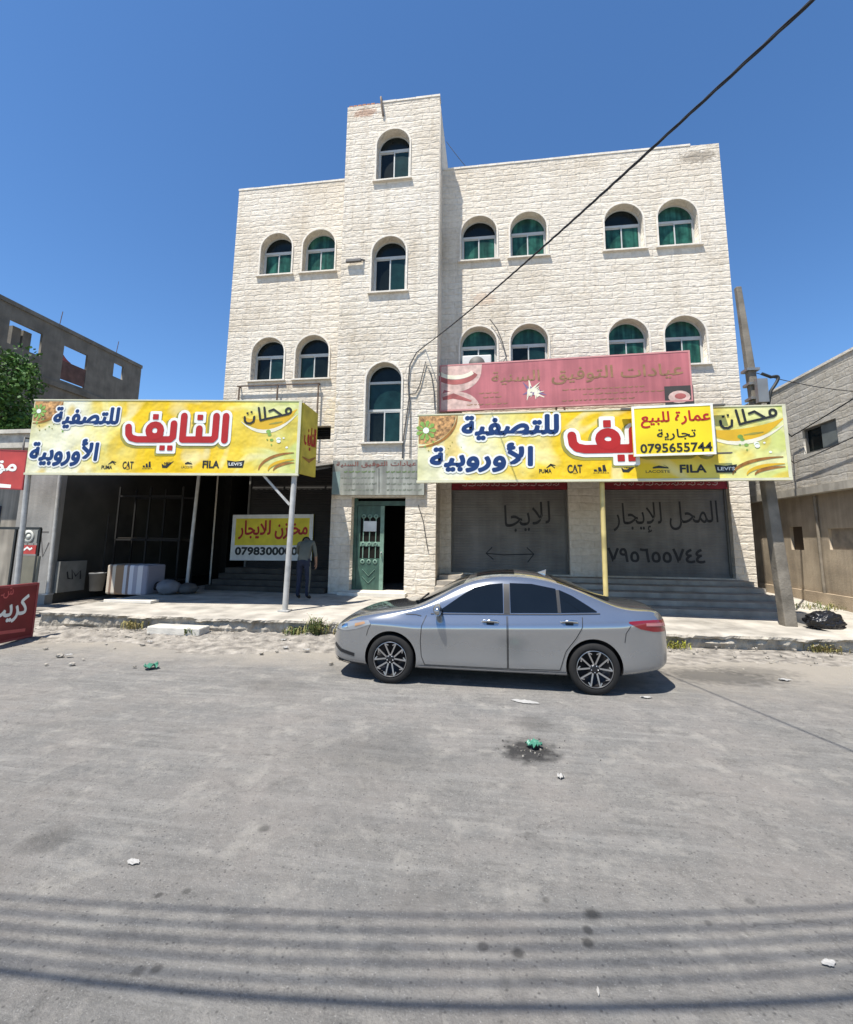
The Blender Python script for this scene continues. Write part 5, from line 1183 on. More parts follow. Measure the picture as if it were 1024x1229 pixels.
def goods(px0, px1, py0, py1, Y): return at(px0, (py0 + py1) / 2, Y).x, at(px1, (py0 + py1) / 2, Y).x, .37, at((px0 + px1) / 2, py0, Y).z
Yg_ = 12.0; x0, x1, z0, z1 = goods(127, 176, 678, 716, Yg_)
q = MB(); q.box((x0, Yg_, z0), (x1, Yg_ + .75, z1))
mt, n, b, new, link = _nodes('striped_cloth'); geo = new('ShaderNodeNewGeometry'); sx = new('ShaderNodeSeparateXYZ'); link(geo.outputs['Position'], sx.inputs[0]); mr = new('ShaderNodeMapRange'); mr.inputs[1].default_value = x0; mr.inputs[2].default_value = x1; link(sx.outputs[0], mr.inputs[0])
rp = ramp(n, [(0, (.50, .42, .32)), (.08, (.20, .13, .09)), (.14, (.55, .48, .38)), (.22, (.26, .17, .10)), (.42, (.50, .50, .52)), (.50, (.20, .16, .15)), (.56, (.58, .57, .60)), (.66, (.33, .32, .36)), (.76, (.58, .55, .55)), (.88, (.27, .26, .30))]); rp.color_ramp.interpolation = 'CONSTANT'; link(mr.outputs[0], rp.inputs[0]); link(rp.outputs[0], b.inputs['Base Color']); b.inputs['Roughness'].default_value = .9
tag(q.build('striped_bale', mt, bevel=.05), 'bale of brown, white and grey striped cloth on the floor of the dark shop', 'bale')
x0, x1, z0, z1 = goods(105, 121, 686, 712, 12.6); q = MB(); c = V(((x0 + x1) / 2, 12.7, .37)); q.lathe([(0, 0.01), (.17, 0), (.22, .5), (.235, .5), (.235, .53), (.21, .53), (.16, .04), (0, .04)], c, (0, 0, 1), 18); tag(q.build('bucket', mat('grey_plastic', (.15, .15, .145), .6)), 'grey plastic bucket beside the striped bale in the dark shop', 'bucket')
def sack(px0, px1, py0, py1, Y, mt, label, seed):
    x0, x1, z0, z1 = goods(px0, px1, py0, py1, Y); q = MB(); q.blob(((x0 + x1) / 2, Y, .37 + (z1 - z0) * .5), ((x1 - x0) / 2, .3, (z1 - z0) * .52), 0, seed, .1, 2)
    for i in range(len(q.sm)): q.sm[i] = True
    q.v = [V((v.x, v.y, max(v.z, .372))) for v in q.v]; tag(q.build('sack', mt), label, 'sack')
sack(190, 214, 696, 714, 12.3, mat('white_sack', (.17, .17, .18), .8), 'pale crumpled sack on the shop floor right of the striped bale', 1)
sack(176, 192, 694, 714, 12.5, mat('black_sack', (.03, .03, .035), .6), 'black sack leaning against the striped bale', 2)
sack(214, 236, 700, 714, 12.6, mat('grey_sack', (.09, .085, .08), .8), 'grey flattened sack beside the pale crumpled sack', 3)
q = MB(); p = gz(72, 718, .36); q.box((-9.6, 10.55, .372), (-8.3, 10.85, .44))
tag(q.build('loose_slab', mat('marble_offcut', (.62, .58, .50), .7, var=.1), bevel=.01), 'pale loose stone slab lying on the left end of the pavement', 'slab')
# racks of the dark shop
RK = thing('shop_rack', 'dark metal rack standing deep inside the dark shop', 'rack', (-11, 13.6, .37)); q = MB()
for x in (-12.0, -10.9, -9.75):
    for y in (13.4, 14.1): q.bar((x, y, .37), (x, y, 3.6), .05)
for z in (.6, 1.9, 3.3):
    for y in (13.4, 14.1): q.bar((-12.0, y, z), (-9.75, y, z), .05)
q.build('frame', mat('rack_steel', (.014, .013, .012), .8), RK); q = MB()
for z in (.64, 1.94): q.box((-11.97, 13.43, z), (-9.78, 14.07, z + .03))
q.build('shelf', mat('brown_board', (.03, .024, .018), .8), RK)
# air conditioner in the first lower window of the right wing
W9 = WIN[8]; ac = thing('air_conditioner', 'white window air conditioner in the lower window beside the tower', 'air conditioner', ((W9[0] + W9[1]) / 2 - .05, YW + .1, W9[2])); x = (W9[0] + W9[1]) / 2 - .05; acz = W9[2] - .16
q = MB(); q.box((x - .48, YW - .28, acz), (x + .48, YW + .22, acz + .66)); q.build('case', mat('ac_white', (.62, .62, .58), .5, var=.1), ac, bevel=.03)
q = MB(); q.lathe([(0, -.02), (.24, -.02), (.25, 0), (.27, -.005), (.27, 0)], (x, YW - .283, acz + .34), (0, 1, 0), 24); q.build('fan_guard', STEELD, ac)
# rubbish bag by the pole
p = gz(966, 758, .30); q = MB(); q.blob((0, 0, 0), (1, 1, 1), 0, 5, .0, 4); c = V((pb.x + .52, 10.85, .30)); vs = []
for v in q.v:
    dv = V(v); k = 1 + .22 * mn.noise(dv * 2.2 + V((3, 1, 7))) + .12 * mn.noise(dv * 6); x, y, z = dv * k
    z = max(z, -.62); vs.append(V((c.x + x * .33, c.y + y * .26, c.z + (z + .62) * .21 + .012 - .10 * max(0, x - .3) * .0)))
q.v = vs; q.sm = [True] * len(q.sm); tag(q.build('rubbish_bag', mat('black_polythene', (.012, .012, .014), .28, var=.2, bump=.03, bs=9)), 'black rubbish bag lying at the foot of the concrete pole', 'rubbish bag')
# litter
def sheet(name, px_, py_, w_, h_, mt, label, seed, crumple=.02, base=.006, cat='litter', group=None):
    r3 = random.Random(seed); p = gz(px_, py_, 0); an = r3.uniform(-.3, .3); q = MB()
    def f(u, v):
        a, b3 = (u - .5) * w_ * (1 + .25 * mn.noise(V((v * 4, seed, u)))) * (1 - .45 * abs(2 * v - 1) ** 3), (v - .5) * h_ * (1 + .3 * mn.noise(V((u * 4, seed, 5)))) * (1 - .5 * abs(2 * u - 1) ** 3)
        return V((p.x + a * math.cos(an) - b3 * math.sin(an), p.y + a * math.sin(an) + b3 * math.cos(an), base + crumple * (1 + mn.noise(V((u * 3 + seed, v * 3, 0))) + .8 * mn.noise(V((u * 9, v * 7 + seed, 3)))) * (.3 + .5 * abs(math.sin(u * 7 + v * 5)))))
    q.grid(f, 18, 12); return tag(q.build(name, mt), label, cat, group)
PAPER = mat('dirty_paper', (.34, .33, .31), .8, var=.1); GREENBAG = mat('green_polythene', (.055, .19, .13), .35, var=.25, vs=9)
sheet('paper', 631, 843, .34, .12, PAPER, 'white paper lying on the road in front of the car doors', 1, .008)
sheet('paper', 995, 1158, .075, .04, PAPER, 'scrap of white paper on the road near the right bottom corner', 2, .006)
sheet('paper', 673, 934, .06, .07, PAPER, 'crumpled scrap of paper on the road below the pothole', 3, .02)
sheet('paper', 160, 1036, .09, .05, PAPER, 'torn pale paper on the left part of the road', 4, .006)
sheet('paper', 942, 817, .18, .1, PAPER, 'white scrap lying on the oil stain right of the car', 5, .02)
sheet('paper', 776, 838, .16, .07, PAPER, 'pale scrap beside the rear wheel shadow', 6, .015)
sheet('paper', 718, 1192, .012, .045, PAPER, 'tiny white strip on the road near the bottom edge', 7, .004)
sheet('plastic_bag', 181, 803, .22, .22, GREENBAG, 'crumpled green plastic bag on the verge at the left', 8, .06, .02)
sheet('plastic_bag', 641, 898, .16, .14, GREENBAG, 'crumpled green plastic bag in the patched pothole', 9, .045, .02)
for k in range(5): sheet('paper', r2.uniform(60, 380), r2.uniform(766, 795), .12, .08, PAPER, 'small torn paper on the dusty verge left of the car', 20 + k, .02, .04, group='torn papers on the verge')
q = MB(); r3 = random.Random(8); p0 = gz(637, 902, 0)
for k in range(60):
    an, rr = r3.uniform(0, 6.28), abs(r3.gauss(0, .14)); q.blob((p0.x + rr * 1.5 * math.cos(an), p0.y + rr * math.sin(an), .004), (r3.uniform(.004, .012),) * 3, 1 if r3.random() < .8 else 0, k, .3, 0)
tag(q.build('loose_gravel', [STONEM, mat('dark_chip', (.07, .065, .06), .9)]), kind='stuff')
q = MB()
for k in range(2600):
    x = r3.uniform(-15, 7)
    if x > -2 and r3.random() < .75: continue
    y = kerbY(x) - abs(r3.gauss(0, .5)) - .05; s_ = .005 + .03 * r3.random() ** 3; q.blob((x, y, .01 + .05 * max(0, 1 - (kerbY(x) - y))), (s_, s_, s_ * .7), 0, k, .3, 0)
tag(q.build('verge_gravel', STONEM), kind='stuff')

# ================================================================== PARKED CAR
CX0, CYC = -2.385, 7.53            # front bumper x, centre line y; the car points to -X
CAR = thing('parked_car', 'silver grey four door saloon car parked along the kerb with dark glass and sunroof', 'car', (0, CYC, 0))
def paint():
    mt, n, b, new, link = _nodes('silver_paint')
    b.inputs['Metallic'].default_value = .9; b.inputs['Roughness'].default_value = .14
    b.inputs['Coat Weight'].default_value = 1; b.inputs['Coat Roughness'].default_value = .03
    geo = new('ShaderNodeNewGeometry'); sx = new('ShaderNodeSeparateXYZ'); link(geo.outputs['Position'], sx.inputs[0])
    no = new('ShaderNodeTexNoise'); no.inputs['Scale'].default_value = 3.5; no.inputs['Detail'].default_value = 6; link(geo.outputs['Position'], no.inputs['Vector'])
    # road dust on the lower body, darkened to imitate its dull road reflection
    ad = new('ShaderNodeMath'); ad.operation = 'MULTIPLY_ADD'; ad.inputs[1].default_value = .35; link(no.outputs[0], ad.inputs[0]); link(sx.outputs[2], ad.inputs[2])
    mr = new('ShaderNodeMapRange'); mr.inputs[1].default_value = .40; mr.inputs[2].default_value = 1.0; mr.inputs[3].default_value = .55; mr.inputs[4].default_value = 0.05; link(ad.outputs[0], mr.inputs[0])
    mx = new('ShaderNodeMix'); mx.data_type = 'RGBA'; link(mr.outputs[0], mx.inputs[0]); mx.inputs[6].default_value = (.385, .395, .405, 1); mx.inputs[7].default_value = (.155, .148, .136, 1); link(mx.outputs[2], b.inputs['Base Color'])
    m2 = new('ShaderNodeMapRange'); m2.inputs[1].default_value = 0; m2.inputs[2].default_value = .75; m2.inputs[3].default_value = .12; m2.inputs[4].default_value = .34; link(mr.outputs[0], m2.inputs[0]); link(m2.outputs[0], b.inputs['Roughness'])
    m3 = new('ShaderNodeMapRange'); m3.inputs[1].default_value = 0; m3.inputs[2].default_value = .75; m3.inputs[3].default_value = .85; m3.inputs[4].default_value = .45; link(mr.outputs[0], m3.inputs[0]); link(m3.outputs[0], b.inputs['Metallic'])
    return mt
PAINT = paint()
CGLASS = mat('tinted_car_glass', (.005, .007, .009), .03, var=.1, spec=.42); TRIMB = mat('black_trim', (.014, .014, .015), .45); RUBBER = mat('tyre_rubber', (.011, .0105, .010), .85, var=.2, vs=20)
CHROME = mat('chrome', (.62, .63, .65), .12, 1.0, var=.05); ALLOY = mat('machined_alloy', (.52, .52, .53), .28, 1.0, var=.08); BLKALLOY = mat('black_alloy', (.018, .018, .02), .35, .3)
def tab(s, pts):
    for (a, va), (b2, vb) in zip(pts, pts[1:]):
        if s <= b2:
            t = max(0, min(1, (s - a) / (b2 - a))); return va + (vb - va) * t
    return pts[-1][1]
CW = [(0, .50), (.06, .64), (.16, .755), (.32, .835), (.6, .885), (1.0, .905), (1.6, .91), (3.3, .91), (3.9, .895), (4.25, .865), (4.5, .815), (4.64, .75), (4.74, .62), (4.78, .5)]
CZB = [(0, .62), (.08, .70), (.2, .775), (.4, .845), (.7, .895), (1.1, .925), (1.6, .945), (2.5, .975), (3.4, 1.01), (4.0, 1.04), (4.4, 1.04), (4.6, 1.02), (4.7, .96), (4.78, .88)]
CH = [(0, .65), (.08, .755), (.2, .85), (.4, .93), (.7, .99), (1.0, 1.035), (1.2, 1.06), (1.32, 1.10), (1.5, 1.20), (1.7, 1.305), (1.9, 1.415), (2.08, 1.49), (2.3, 1.54), (2.6, 1.565), (2.9, 1.558), (3.2, 1.515), (3.5, 1.425), (3.8, 1.295), (4.0, 1.215), (4.15, 1.165), (4.3, 1.14), (4.55, 1.13), (4.66, 1.11), (4.73, 1.03), (4.78, .90)]
CZE = [(0, .635), (.08, .735), (.2, .825), (.4, .90), (.7, .955), (1.0, .995), (1.25, 1.03), (1.45, 1.10), (1.65, 1.20), (1.85, 1.30), (2.05, 1.385), (2.3, 1.44), (2.6, 1.462), (2.9, 1.455), (3.2, 1.418), (3.5, 1.335), (3.8, 1.225), (4.0, 1.150), (4.15, 1.11), (4.3, 1.095), (4.55, 1.09), (4.66, 1.07), (4.73, 1.0), (4.78, .89)]
CWE = [(0, .40), (.08, .52), (.2, .62), (.4, .69), (.7, .73), (1.0, .755), (1.25, .77), (1.45, .75), (1.7, .695), (1.95, .635), (2.2, .60), (2.5, .585), (2.9, .585), (3.2, .60), (3.5, .63), (3.8, .67), (4.0, .695), (4.2, .705), (4.5, .68), (4.66, .6), (4.78, .42)]
CZU = [(0, .24), (.3, .20), (.8, .19), (3.8, .19), (4.3, .24), (4.6, .29), (4.78, .36)]
stations = [0, .03, .08, .16, .26, .4, .55, .75, 1.0, 1.15, 1.28, 1.42, 1.56, 1.7, 1.85, 2.0, 2.15, 2.35, 2.6, 2.85, 3.05, 3.25, 3.45, 3.65, 3.85, 4.0, 4.12, 4.26, 4.4, 4.52, 4.62, 4.69, 4.74, 4.78]
def section(s):
    w_, zb, H_, ze, we, zu = (tab(s, t) for t in (CW, CZB, CH, CZE, CWE, CZU))
    zs = zu + .07
    kf = max(0, min(1, (s - .5) / .8)) * max(0, min(1, (4.6 - s) / .5)); sh = zb - .05 - .085 * kf; lo = zs + (sh - zs) * .36; mid = sh - .03 - .03 * kf
    wb = w_ - .035 - .045 * kf
    g1 = .5
    return [(0, zu), (w_ * .72, zu), (w_ - .055, zu + .02), (w_ - .012, zs + .02), (w_ - .002 - .020 * kf, lo), (w_ + .004, mid), (w_ + .001, sh), (wb, zb), (wb + (we - wb) * g1 + .012, zb + (ze - zb) * g1 + .006), (we, ze), (we * .80, ze + (H_ - ze) * .52), (we * .42, ze + (H_ - ze) * .88), (0, H_)]
bm = bmesh.new(); rows = []
for s in stations:
    sec = section(s); full = [(t, z) for t, z in sec] + [(-t, z) for t, z in reversed(sec[1:-1])]
    bow = 0.0
    rows.append([bm.verts.new((CX0 + s + (.0 if s > .2 else .0), CYC - t, z)) for t, z in full])
kk = len(rows[0])
for i in range(len(rows) - 1):
    for j in range(kk): bm.faces.new((rows[i][j], rows[i][(j + 1) % kk], rows[i + 1][(j + 1) % kk], rows[i + 1][j]))
bm.faces.new(list(reversed(rows[0]))); bm.faces.new(rows[-1])
bmesh.ops.recalc_face_normals(bm, faces=bm.faces)
me = bpy.data.meshes.new('body'); bm.to_mesh(me); bm.free()
tmp = bpy.data.objects.new('body', me); C.objects.link(tmp); sd = tmp.modifiers.new('s', 'SUBSURF'); sd.levels = sd.render_levels = 2
sm_me = to_mesh(tmp)
bmt = bmesh.new(); bmt.from_mesh(sm_me); TREE = BVHTree.FromBMesh(bmt); bmt.free()
WHEELS = [CX0 + .955, CX0 + .955 + 2.775]
cut = []
for x in WHEELS:
    for sg_ in (-1, 1):
        q = MB(); q.lathe([(0, 0), (.372, 0), (.372, .5), (0, .5)], (x, CYC + sg_ * .56, .345), (0, sg_, 0), 40); cut.append(q)
allc = MB()
for q in cut: allc.add(q.v, q.f, 0)
cme = bpy.data.meshes.new('cutter'); cme.from_pydata(allc.v, [], allc.f); cbm = bmesh.new(); cbm.from_mesh(cme); bmesh.ops.remove_doubles(cbm, verts=cbm.verts, dist=.0001); bmesh.ops.recalc_face_normals(cbm, faces=cbm.faces); cbm.to_mesh(cme); cbm.free()
cme.materials.append(TRIMB); co = bpy.data.objects.new('cutter', cme); C.objects.link(co)
me.materials.append(PAINT)
bo = tmp.modifiers.new('b', 'BOOLEAN'); bo.operation = 'DIFFERENCE'; bo.object = co; bo.solver = 'EXACT'; bo.material_mode = 'TRANSFER'
fin = to_mesh(tmp); bpy.data.objects.remove(tmp); bpy.data.objects.remove(co)
off = root_loc(CAR)
for v in fin.vertices: v.co -= off
body = bpy.data.objects.new('body', fin); C.objects.link(body); body.parent = CAR
for p in fin.polygons: p.use_smooth = True
if hasattr(fin, 'set_sharp_from_angle'): fin.set_sharp_from_angle(angle=R(40))
def hit_side(s, z, side=1, off_=.004):
    o = V((CX0 + s, CYC - side * 1.6, z)); h, nn, _, _ = TREE.ray_cast(o, V((0, side, 0)))
    if h is None: h = V((CX0 + s, CYC - side * .9, z)); nn = V((0, -side, 0))
    if nn.y * side > 0: nn = -nn
    return h + nn * off_
def hit_top(s, t, off_=.004):
    h, nn, _, _ = TREE.ray_cast(V((CX0 + s, CYC - t, 3)), V((0, 0, -1)))
    if nn.z < 0: nn = -nn
    return h + nn * off_
def plerp(pts, u):
    n_ = len(pts) - 1; k = min(int(u * n_), n_ - 1); f = u * n_ - k
    return (pts[k][0] + (pts[k + 1][0] - pts[k][0]) * f, pts[k][1] + (pts[k + 1][1] - pts[k][1]) * f)
def patch(q, bot, top, hit, nu=24, nv=10, mi=0):
    def f(u, v):
        a, b2 = plerp(bot, u), plerp(top, u); return hit(a[0] + (b2[0] - a[0]) * v, a[1] + (b2[1] - a[1]) * v)
    q.grid(f, nu, nv, mi)
def ribbon(q, pts, wd, hit, mi=0, n_=None):
    n_ = n_ or max(8, len(pts) * 4); ps = [plerp(pts, i / n_) for i in range(n_ + 1)]; L2, R2 = [], []
    for i, p in enumerate(ps):
        a, b2 = ps[max(i - 1, 0)], ps[min(i + 1, n_)]; dx, dz = b2[0] - a[0], b2[1] - a[1]; l_ = math.hypot(dx, dz) or 1
        L2.append(hit(p[0] - dz / l_ * wd / 2, p[1] + dx / l_ * wd / 2)); R2.append(hit(p[0] + dz / l_ * wd / 2, p[1] - dx / l_ * wd / 2))
    q.add(L2 + R2, [(i, i + 1, n_ + 2 + i, n_ + 1 + i) for i in range(n_)], mi, True)
for side in (1, -1):
    h4 = lambda s, z: hit_side(s, z, side, .006); h4b = lambda s, z: hit_side(s, z, side, .0085); h6 = lambda s, z: hit_side(s, z, side, .010); h2 = lambda s, z: hit_side(s, z, side, .005); h8 = lambda s, z: hit_side(s, z, side, .016)
    # side glass: front door, rear door, rear quarter
    fb, ft = [(1.60, .985), (1.9, .99), (2.54, 1.005)], [(1.72, 1.06), (1.98, 1.235), (2.14, 1.325), (2.34, 1.372), (2.54, 1.392)]
    rb2, rt = [(2.64, 1.01), (3.28, 1.03)], [(2.64, 1.397), (2.95, 1.392), (3.28, 1.335)]
    qb, qt = [(3.325, 1.032), (3.80, 1.052)], [(3.325, 1.322), (3.5, 1.248), (3.66, 1.15), (3.80, 1.062)]
    for kind, (a, b2) in (('front', (fb, ft)), ('rear', (rb2, rt)), ('q', (qb, qt))):
        q = MB(); patch(q, a, b2, h4, 22, 9); q.build('side_window', CGLASS, CAR)
    q = MB(); ribbon(q, [(1.52, .962), (1.9, .972), (2.6, .99), (3.3, 1.012), (3.84, 1.036)], .012, h6, 0, 40); q.build('window_trim', mat('dark_trim', (.05,.05,.055), .3), CAR)
    q = MB(); ribbon(q, [(2.59, 1.0), (2.592, 1.2), (2.594, 1.385)], .085, h4, 0, 14); q.build('window_pillar', TRIMB, CAR); q = MB(); ribbon(q, [(3.302, 1.03), (3.302, 1.32)], .04, h4, 0, 12); q.build('window_pillar', TRIMB, CAR)
    # doors: panel with dark shut lines
    d1 = [(1.46, .94), (1.40, .80), (1.385, .60), (1.40, .40), (1.45, .285)], [(2.585, .965), (2.585, .80), (2.585, .60), (2.585, .40), (2.585, .285)]
    d2 = [(2.60, .965), (2.60, .80), (2.60, .60), (2.60, .40), (2.60, .285)], [(3.60, .985), (3.585, .86), (3.50, .72), (3.36, .54), (3.28, .30)]
    for fore, aft, hx in ((d1[0], d1[1], 2.36), (d2[0], d2[1], 3.42)):
        q = MB(); patch(q, fore, aft, h2, 40, 44, 0)
        ribbon(q, fore, .009, h4b, 1, 22); ribbon(q, aft, .009, h4b, 1, 22); ribbon(q, [fore[-1], aft[-1]], .008, h4b, 1, 20)
        dr = q.build('door', [PAINT, TRIMB], CAR)
        q = MB(); zc_ = .885 + (hx - 2.36) * .03; hb = hit_side(hx, zc_, side, 0)
        pts = [hit_side(hx - .11, zc_, side, .0), hit_side(hx - .09, zc_ + .003, side, .035), hit_side(hx, zc_ + .006, side, .045), hit_side(hx + .09, zc_ + .003, side, .035), hit_side(hx + .11, zc_, side, .0)]
        q.tube(pts, .015, 8, 0); patch(q, [(hx - .05, zc_ - .035), (hx + .05, zc_ - .035)], [(hx - .06, zc_ + .03), (hx + .06, zc_ + .03)], h4, 6, 4, 1); q.build('handle', [CHROME, TRIMB], dr)
    # sill line, crease shadow gap, fuel flap
    q = MB(); ribbon(q, [(1.36, .262), (2.4, .258), (3.36, .262)], .016, h6, 0, 30); q.build('sill_trim', mat('sill_bright', (.36, .36, .36), .4, .6), CAR)
    # lights
    q = MB(); patch(q, [(.115, .69), (.26, .685), (.44, .72), (.66, .80)], [(.105, .735), (.25, .79), (.42, .83), (.62, .845)], h4, 20, 8, 0); patch(q, [(.20, .715), (.30, .73)], [(.20, .76), (.30, .78)], h6, 6, 6, 1); patch(q, [(.42, .755), (.58, .805)], [(.42, .795), (.56, .828)], h6, 6, 4, 2)
    q.build('headlight', [mat('lamp_lens', (.30, .31, .32), .08, .3, coat=1), CHROME, mat('amber_lens', (.40, .22, .10), .15, coat=1)], CAR)
    q = MB(); patch(q, [(4.20, .93), (4.34, .86), (4.52, .825), (4.70, .82)], [(4.20, .95), (4.36, .965), (4.54, .975), (4.71, .965)], h4, 20, 8, 0); patch(q, [(4.42, .90), (4.70, .895)], [(4.42, .935), (4.70, .935)], h6, 12, 4, 1); q.build('taillight', [mat('red_lens', (.20, .008, .012), .12, coat=1), mat('pale_lens', (.46, .18, .18), .15, coat=1)], CAR)
    q = MB(); ribbon(q, [(.07, .47), (.2, .40), (.42, .36)], .045, h4, 0, 16); q.build('fog_recess', TRIMB, CAR)
    # bumper split lines
    q = MB(); ribbon(q, [(.66, .80), (.62, .72), (.60, .64)], .006, h4, 0, 12); ribbon(q, [(4.22, .90), (4.15, .80), (4.13, .68)], .006, h4, 0, 12); ribbon(q, [(1.385, .93), (1.30, .945), (1.16, .945)], .010, h4, 0, 10); q.build('shut_line', TRIMB, CAR)
    # lower lip
    q = MB(); patch(q, [(.10, .235), (.3, .215), (.56, .205)], [(.085, .285), (.3, .25), (.56, .235)], h8, 14, 4); q.build('front_lip', TRIMB, CAR)
    # mirror
    q = MB(); mp_ = hit_side(1.66, 1.0, side, 0); c = mp_ + V((-.02, -side * .15, .035)); vs = []
    q.blob((0, 0, 0), (1, 1, 1), 0, 1, 0, 2)
    q.v = [V((c.x + v.x * (.075 if v.x < 0 else .05), c.y - side * v.y * .125, c.z + v.z * (.085 - .02 * v.y))) for v in q.v]; q.sm = [True] * len(q.sm)
    q.bar(mp_ + V((0, 0, -.01)), c + V((0, side * .04, -.02)), .07, .045, 1); q.build('mirror', [PAINT, TRIMB], CAR)
# windscreens, sunroof, boot line, lamps
q = MB(); patch(q, [(1.30, -.66), (1.22, -.35), (1.20, 0), (1.22, .35), (1.30, .66)], [(1.97, -.555), (2.03, -.3), (2.045, 0), (2.03, .3), (1.97, .555)], hit_top, 26, 14); q.build('windscreen', CGLASS, CAR)
q = MB(); patch(q, [(4.0, -.58), (4.09, -.3), (4.11, 0), (4.09, .3), (4.0, .58)], [(3.32, -.53), (3.26, -.3), (3.25, 0), (3.26, .3), (3.32, .53)], hit_top, 26, 14); q.build('rear_window', CGLASS, CAR)
q = MB(); patch(q, [(2.16, -.42), (2.16, .42)], [(2.72, -.42), (2.72, .42)], hit_top, 14, 10); q.build('sunroof', CGLASS, CAR)
q = MB(); h5 = lambda s, t: hit_top(s, t, .003)
ribbon(q, [(.42, .62), (.8, .69), (1.2, .735), (1.27, .72)], .010, h5, 0, 20); q.build('bonnet_line', TRIMB, CAR); q = MB(); ribbon(q, [(.42, -.62), (.8, -.69), (1.2, -.735)], .010, h5, 0, 20); q.build('bonnet_line', TRIMB, CAR); q = MB(); ribbon(q, [(4.18, .60), (4.6, .60)], .010, h5, 0, 12); q.build('boot_line', TRIMB, CAR)
q = MB(); q.bar((CX0 + 1.30, CYC - .5, hit_top(1.30, .5).z + .01), (CX0 + 1.36, CYC + .15, hit_top(1.36, -.15).z + .015), .02, .015); q.build('wiper', TRIMB, CAR)
p = hit_top(3.12, 0); q = MB(); q.prism([(p.x - .09, p.y - .018, p.z - .02), (p.x + .10, p.y - .018, p.z - .03), (p.x + .11, p.y - .018, p.z + .05)], (0, .036, 0)); q.build('aerial_fin', PAINT, CAR, bevel=.008)
def hit_end(y, z, d_):
    h, nn, _, _ = TREE.ray_cast(V((CX0 + (-1 if d_ > 0 else 6), y, z)), V((d_, 0, 0))); return h + V((-d_ * .006, 0, 0))
q = MB(); q.grid(lambda u, v: hit_end(CYC - .46 + .92 * u, .50 + .10 * v, 1), 14, 4); q.grid(lambda u, v: hit_end(CYC - .42 + .84 * u, .32 + .12 * v, 1), 14, 4); q.build('grille', TRIMB, CAR)
q = MB(); q.grid(lambda u, v: hit_end(CYC - .26 + .52 * u, .80 + .11 * v, -1), 8, 3); q.build('number_plate', mat('plate_white', (.6, .6, .58), .5), CAR)
# wheels: tyre with ten-spoke alloy
def wheel(x, side):
    c = V((x, CYC - side * .89, .332)); ax = V((0, -side, 0))
    hub = bpy.data.objects.new('wheel', None); C.objects.link(hub); hub.parent = CAR; hub.location = c - root_loc(CAR)
    q = MB(); q.lathe([(.232, -.19), (.30, -.20), (.325, -.185), (.332, -.15), (.332, -.05), (.326, -.016), (.305, .0), (.27, .006), (.238, .0), (.232, -.02)], c, ax, 48); q.build('tyre', RUBBER, hub)
    q = MB(); q.lathe([(.240, .002), (.236, .008), (.226, .004), (.222, -.03), (.21, -.075), (0, -.085)], c, ax, 48, 1)
    q.lathe([(.2385, .0025), (.234, .0085), (.229, .0075)], c, ax, 48, 0)
    x_ = V((1, 0, 0)); z_ = V((0, 0, 1))
    for k in range(5):
        for d_ in (-1, 1):
            an = R(90 + 72 * k); a0 = an + d_ * .16; a1 = an + d_ * .36
            p0 = c + (x_ * math.cos(a0) + z_ * math.sin(a0)) * .055 + ax * -.018; p1 = c + (x_ * math.cos(a1) + z_ * math.sin(a1)) * .225 + ax * -.006
            q.bar(p0, p1, .019, .02, 0, ax.cross(p1 - p0)); 
            p2 = c + (x_ * math.cos(a1) + z_ * math.sin(a1)) * .225 + ax * -.006; p3 = c + (x_ * math.cos(a1 - d_ * .2) + z_ * math.sin(a1 - d_ * .2)) * .19 + ax * -.012
            q.bar(p2, p3, .016, .014, 0, ax.cross(p3 - p2))
    q.lathe([(.066, -.03), (.06, -.008), (.03, -.004), (0, -.004)], c, ax, 20, 1)
    for k in range(5):
        a0 = R(54 + 72 * k); q.lathe([(.009, -.01), (.009, .0), (0, .0)], c + (x_ * math.cos(a0) + z_ * math.sin(a0)) * .045 + ax * -.004, ax, 6, 0)
    q.build('rim', [ALLOY, BLKALLOY], hub)
    q = MB(); q.lathe([(.155, -.11), (.155, -.095), (.06, -.095)], c, ax, 30); q.build('brake_disc', mat('brake_steel', (.16, .155, .15), .4, .8), hub)
for x in WHEELS:
    for side in (1, -1): wheel(x, side)

# ================================================================== PERSON IN THE SHADE
pf = gz(365, 719, .375); PZ = .372; KS = 1.10
px_, py_ = at(364, 690, 12.25).x, 12.25
def PP(x, y, z): return V((px_ + x * KS, py_ + y * KS, PZ + z * KS))
# the man stands with his back to the street, bending forwards and to the left
J = {'pelvis': (0, 0, .93), 'waist': (-.01, .05, 1.08), 'chest': (-.05, .20, 1.29), 'neck': (-.10, .33, 1.41), 'head0': (-.14, .43, 1.43), 'head1': (-.18, .53, 1.40),
     'hipL': (-.10, 0, .90), 'kneeL': (-.11, .03, .49), 'ankL': (-.12, 0, .09), 'toeL': (-.14, .17, .03),
     'hipR': (.10, 0, .90), 'kneeR': (.12, .02, .49), 'ankR': (.13, -.03, .09), 'toeR': (.16, .14, .03),
     'shL': (-.25, .25, 1.36), 'elL': (-.34, .38, 1.13), 'wrL': (-.30, .58, 1.02), 'shR': (.13, .23, 1.38), 'elR': (.22, .20, 1.10), 'wrR': (.21, .28, .86)}
E_ = [('pelvis', 'waist'), ('waist', 'chest'), ('chest', 'neck'), ('neck', 'head0'), ('head0', 'head1'), ('pelvis', 'hipL'), ('hipL', 'kneeL'), ('kneeL', 'ankL'), ('ankL', 'toeL'), ('pelvis', 'hipR'), ('hipR', 'kneeR'), ('kneeR', 'ankR'), ('ankR', 'toeR'),
      ('chest', 'shL'), ('shL', 'elL'), ('elL', 'wrL'), ('chest', 'shR'), ('shR', 'elR'), ('elR', 'wrR')]
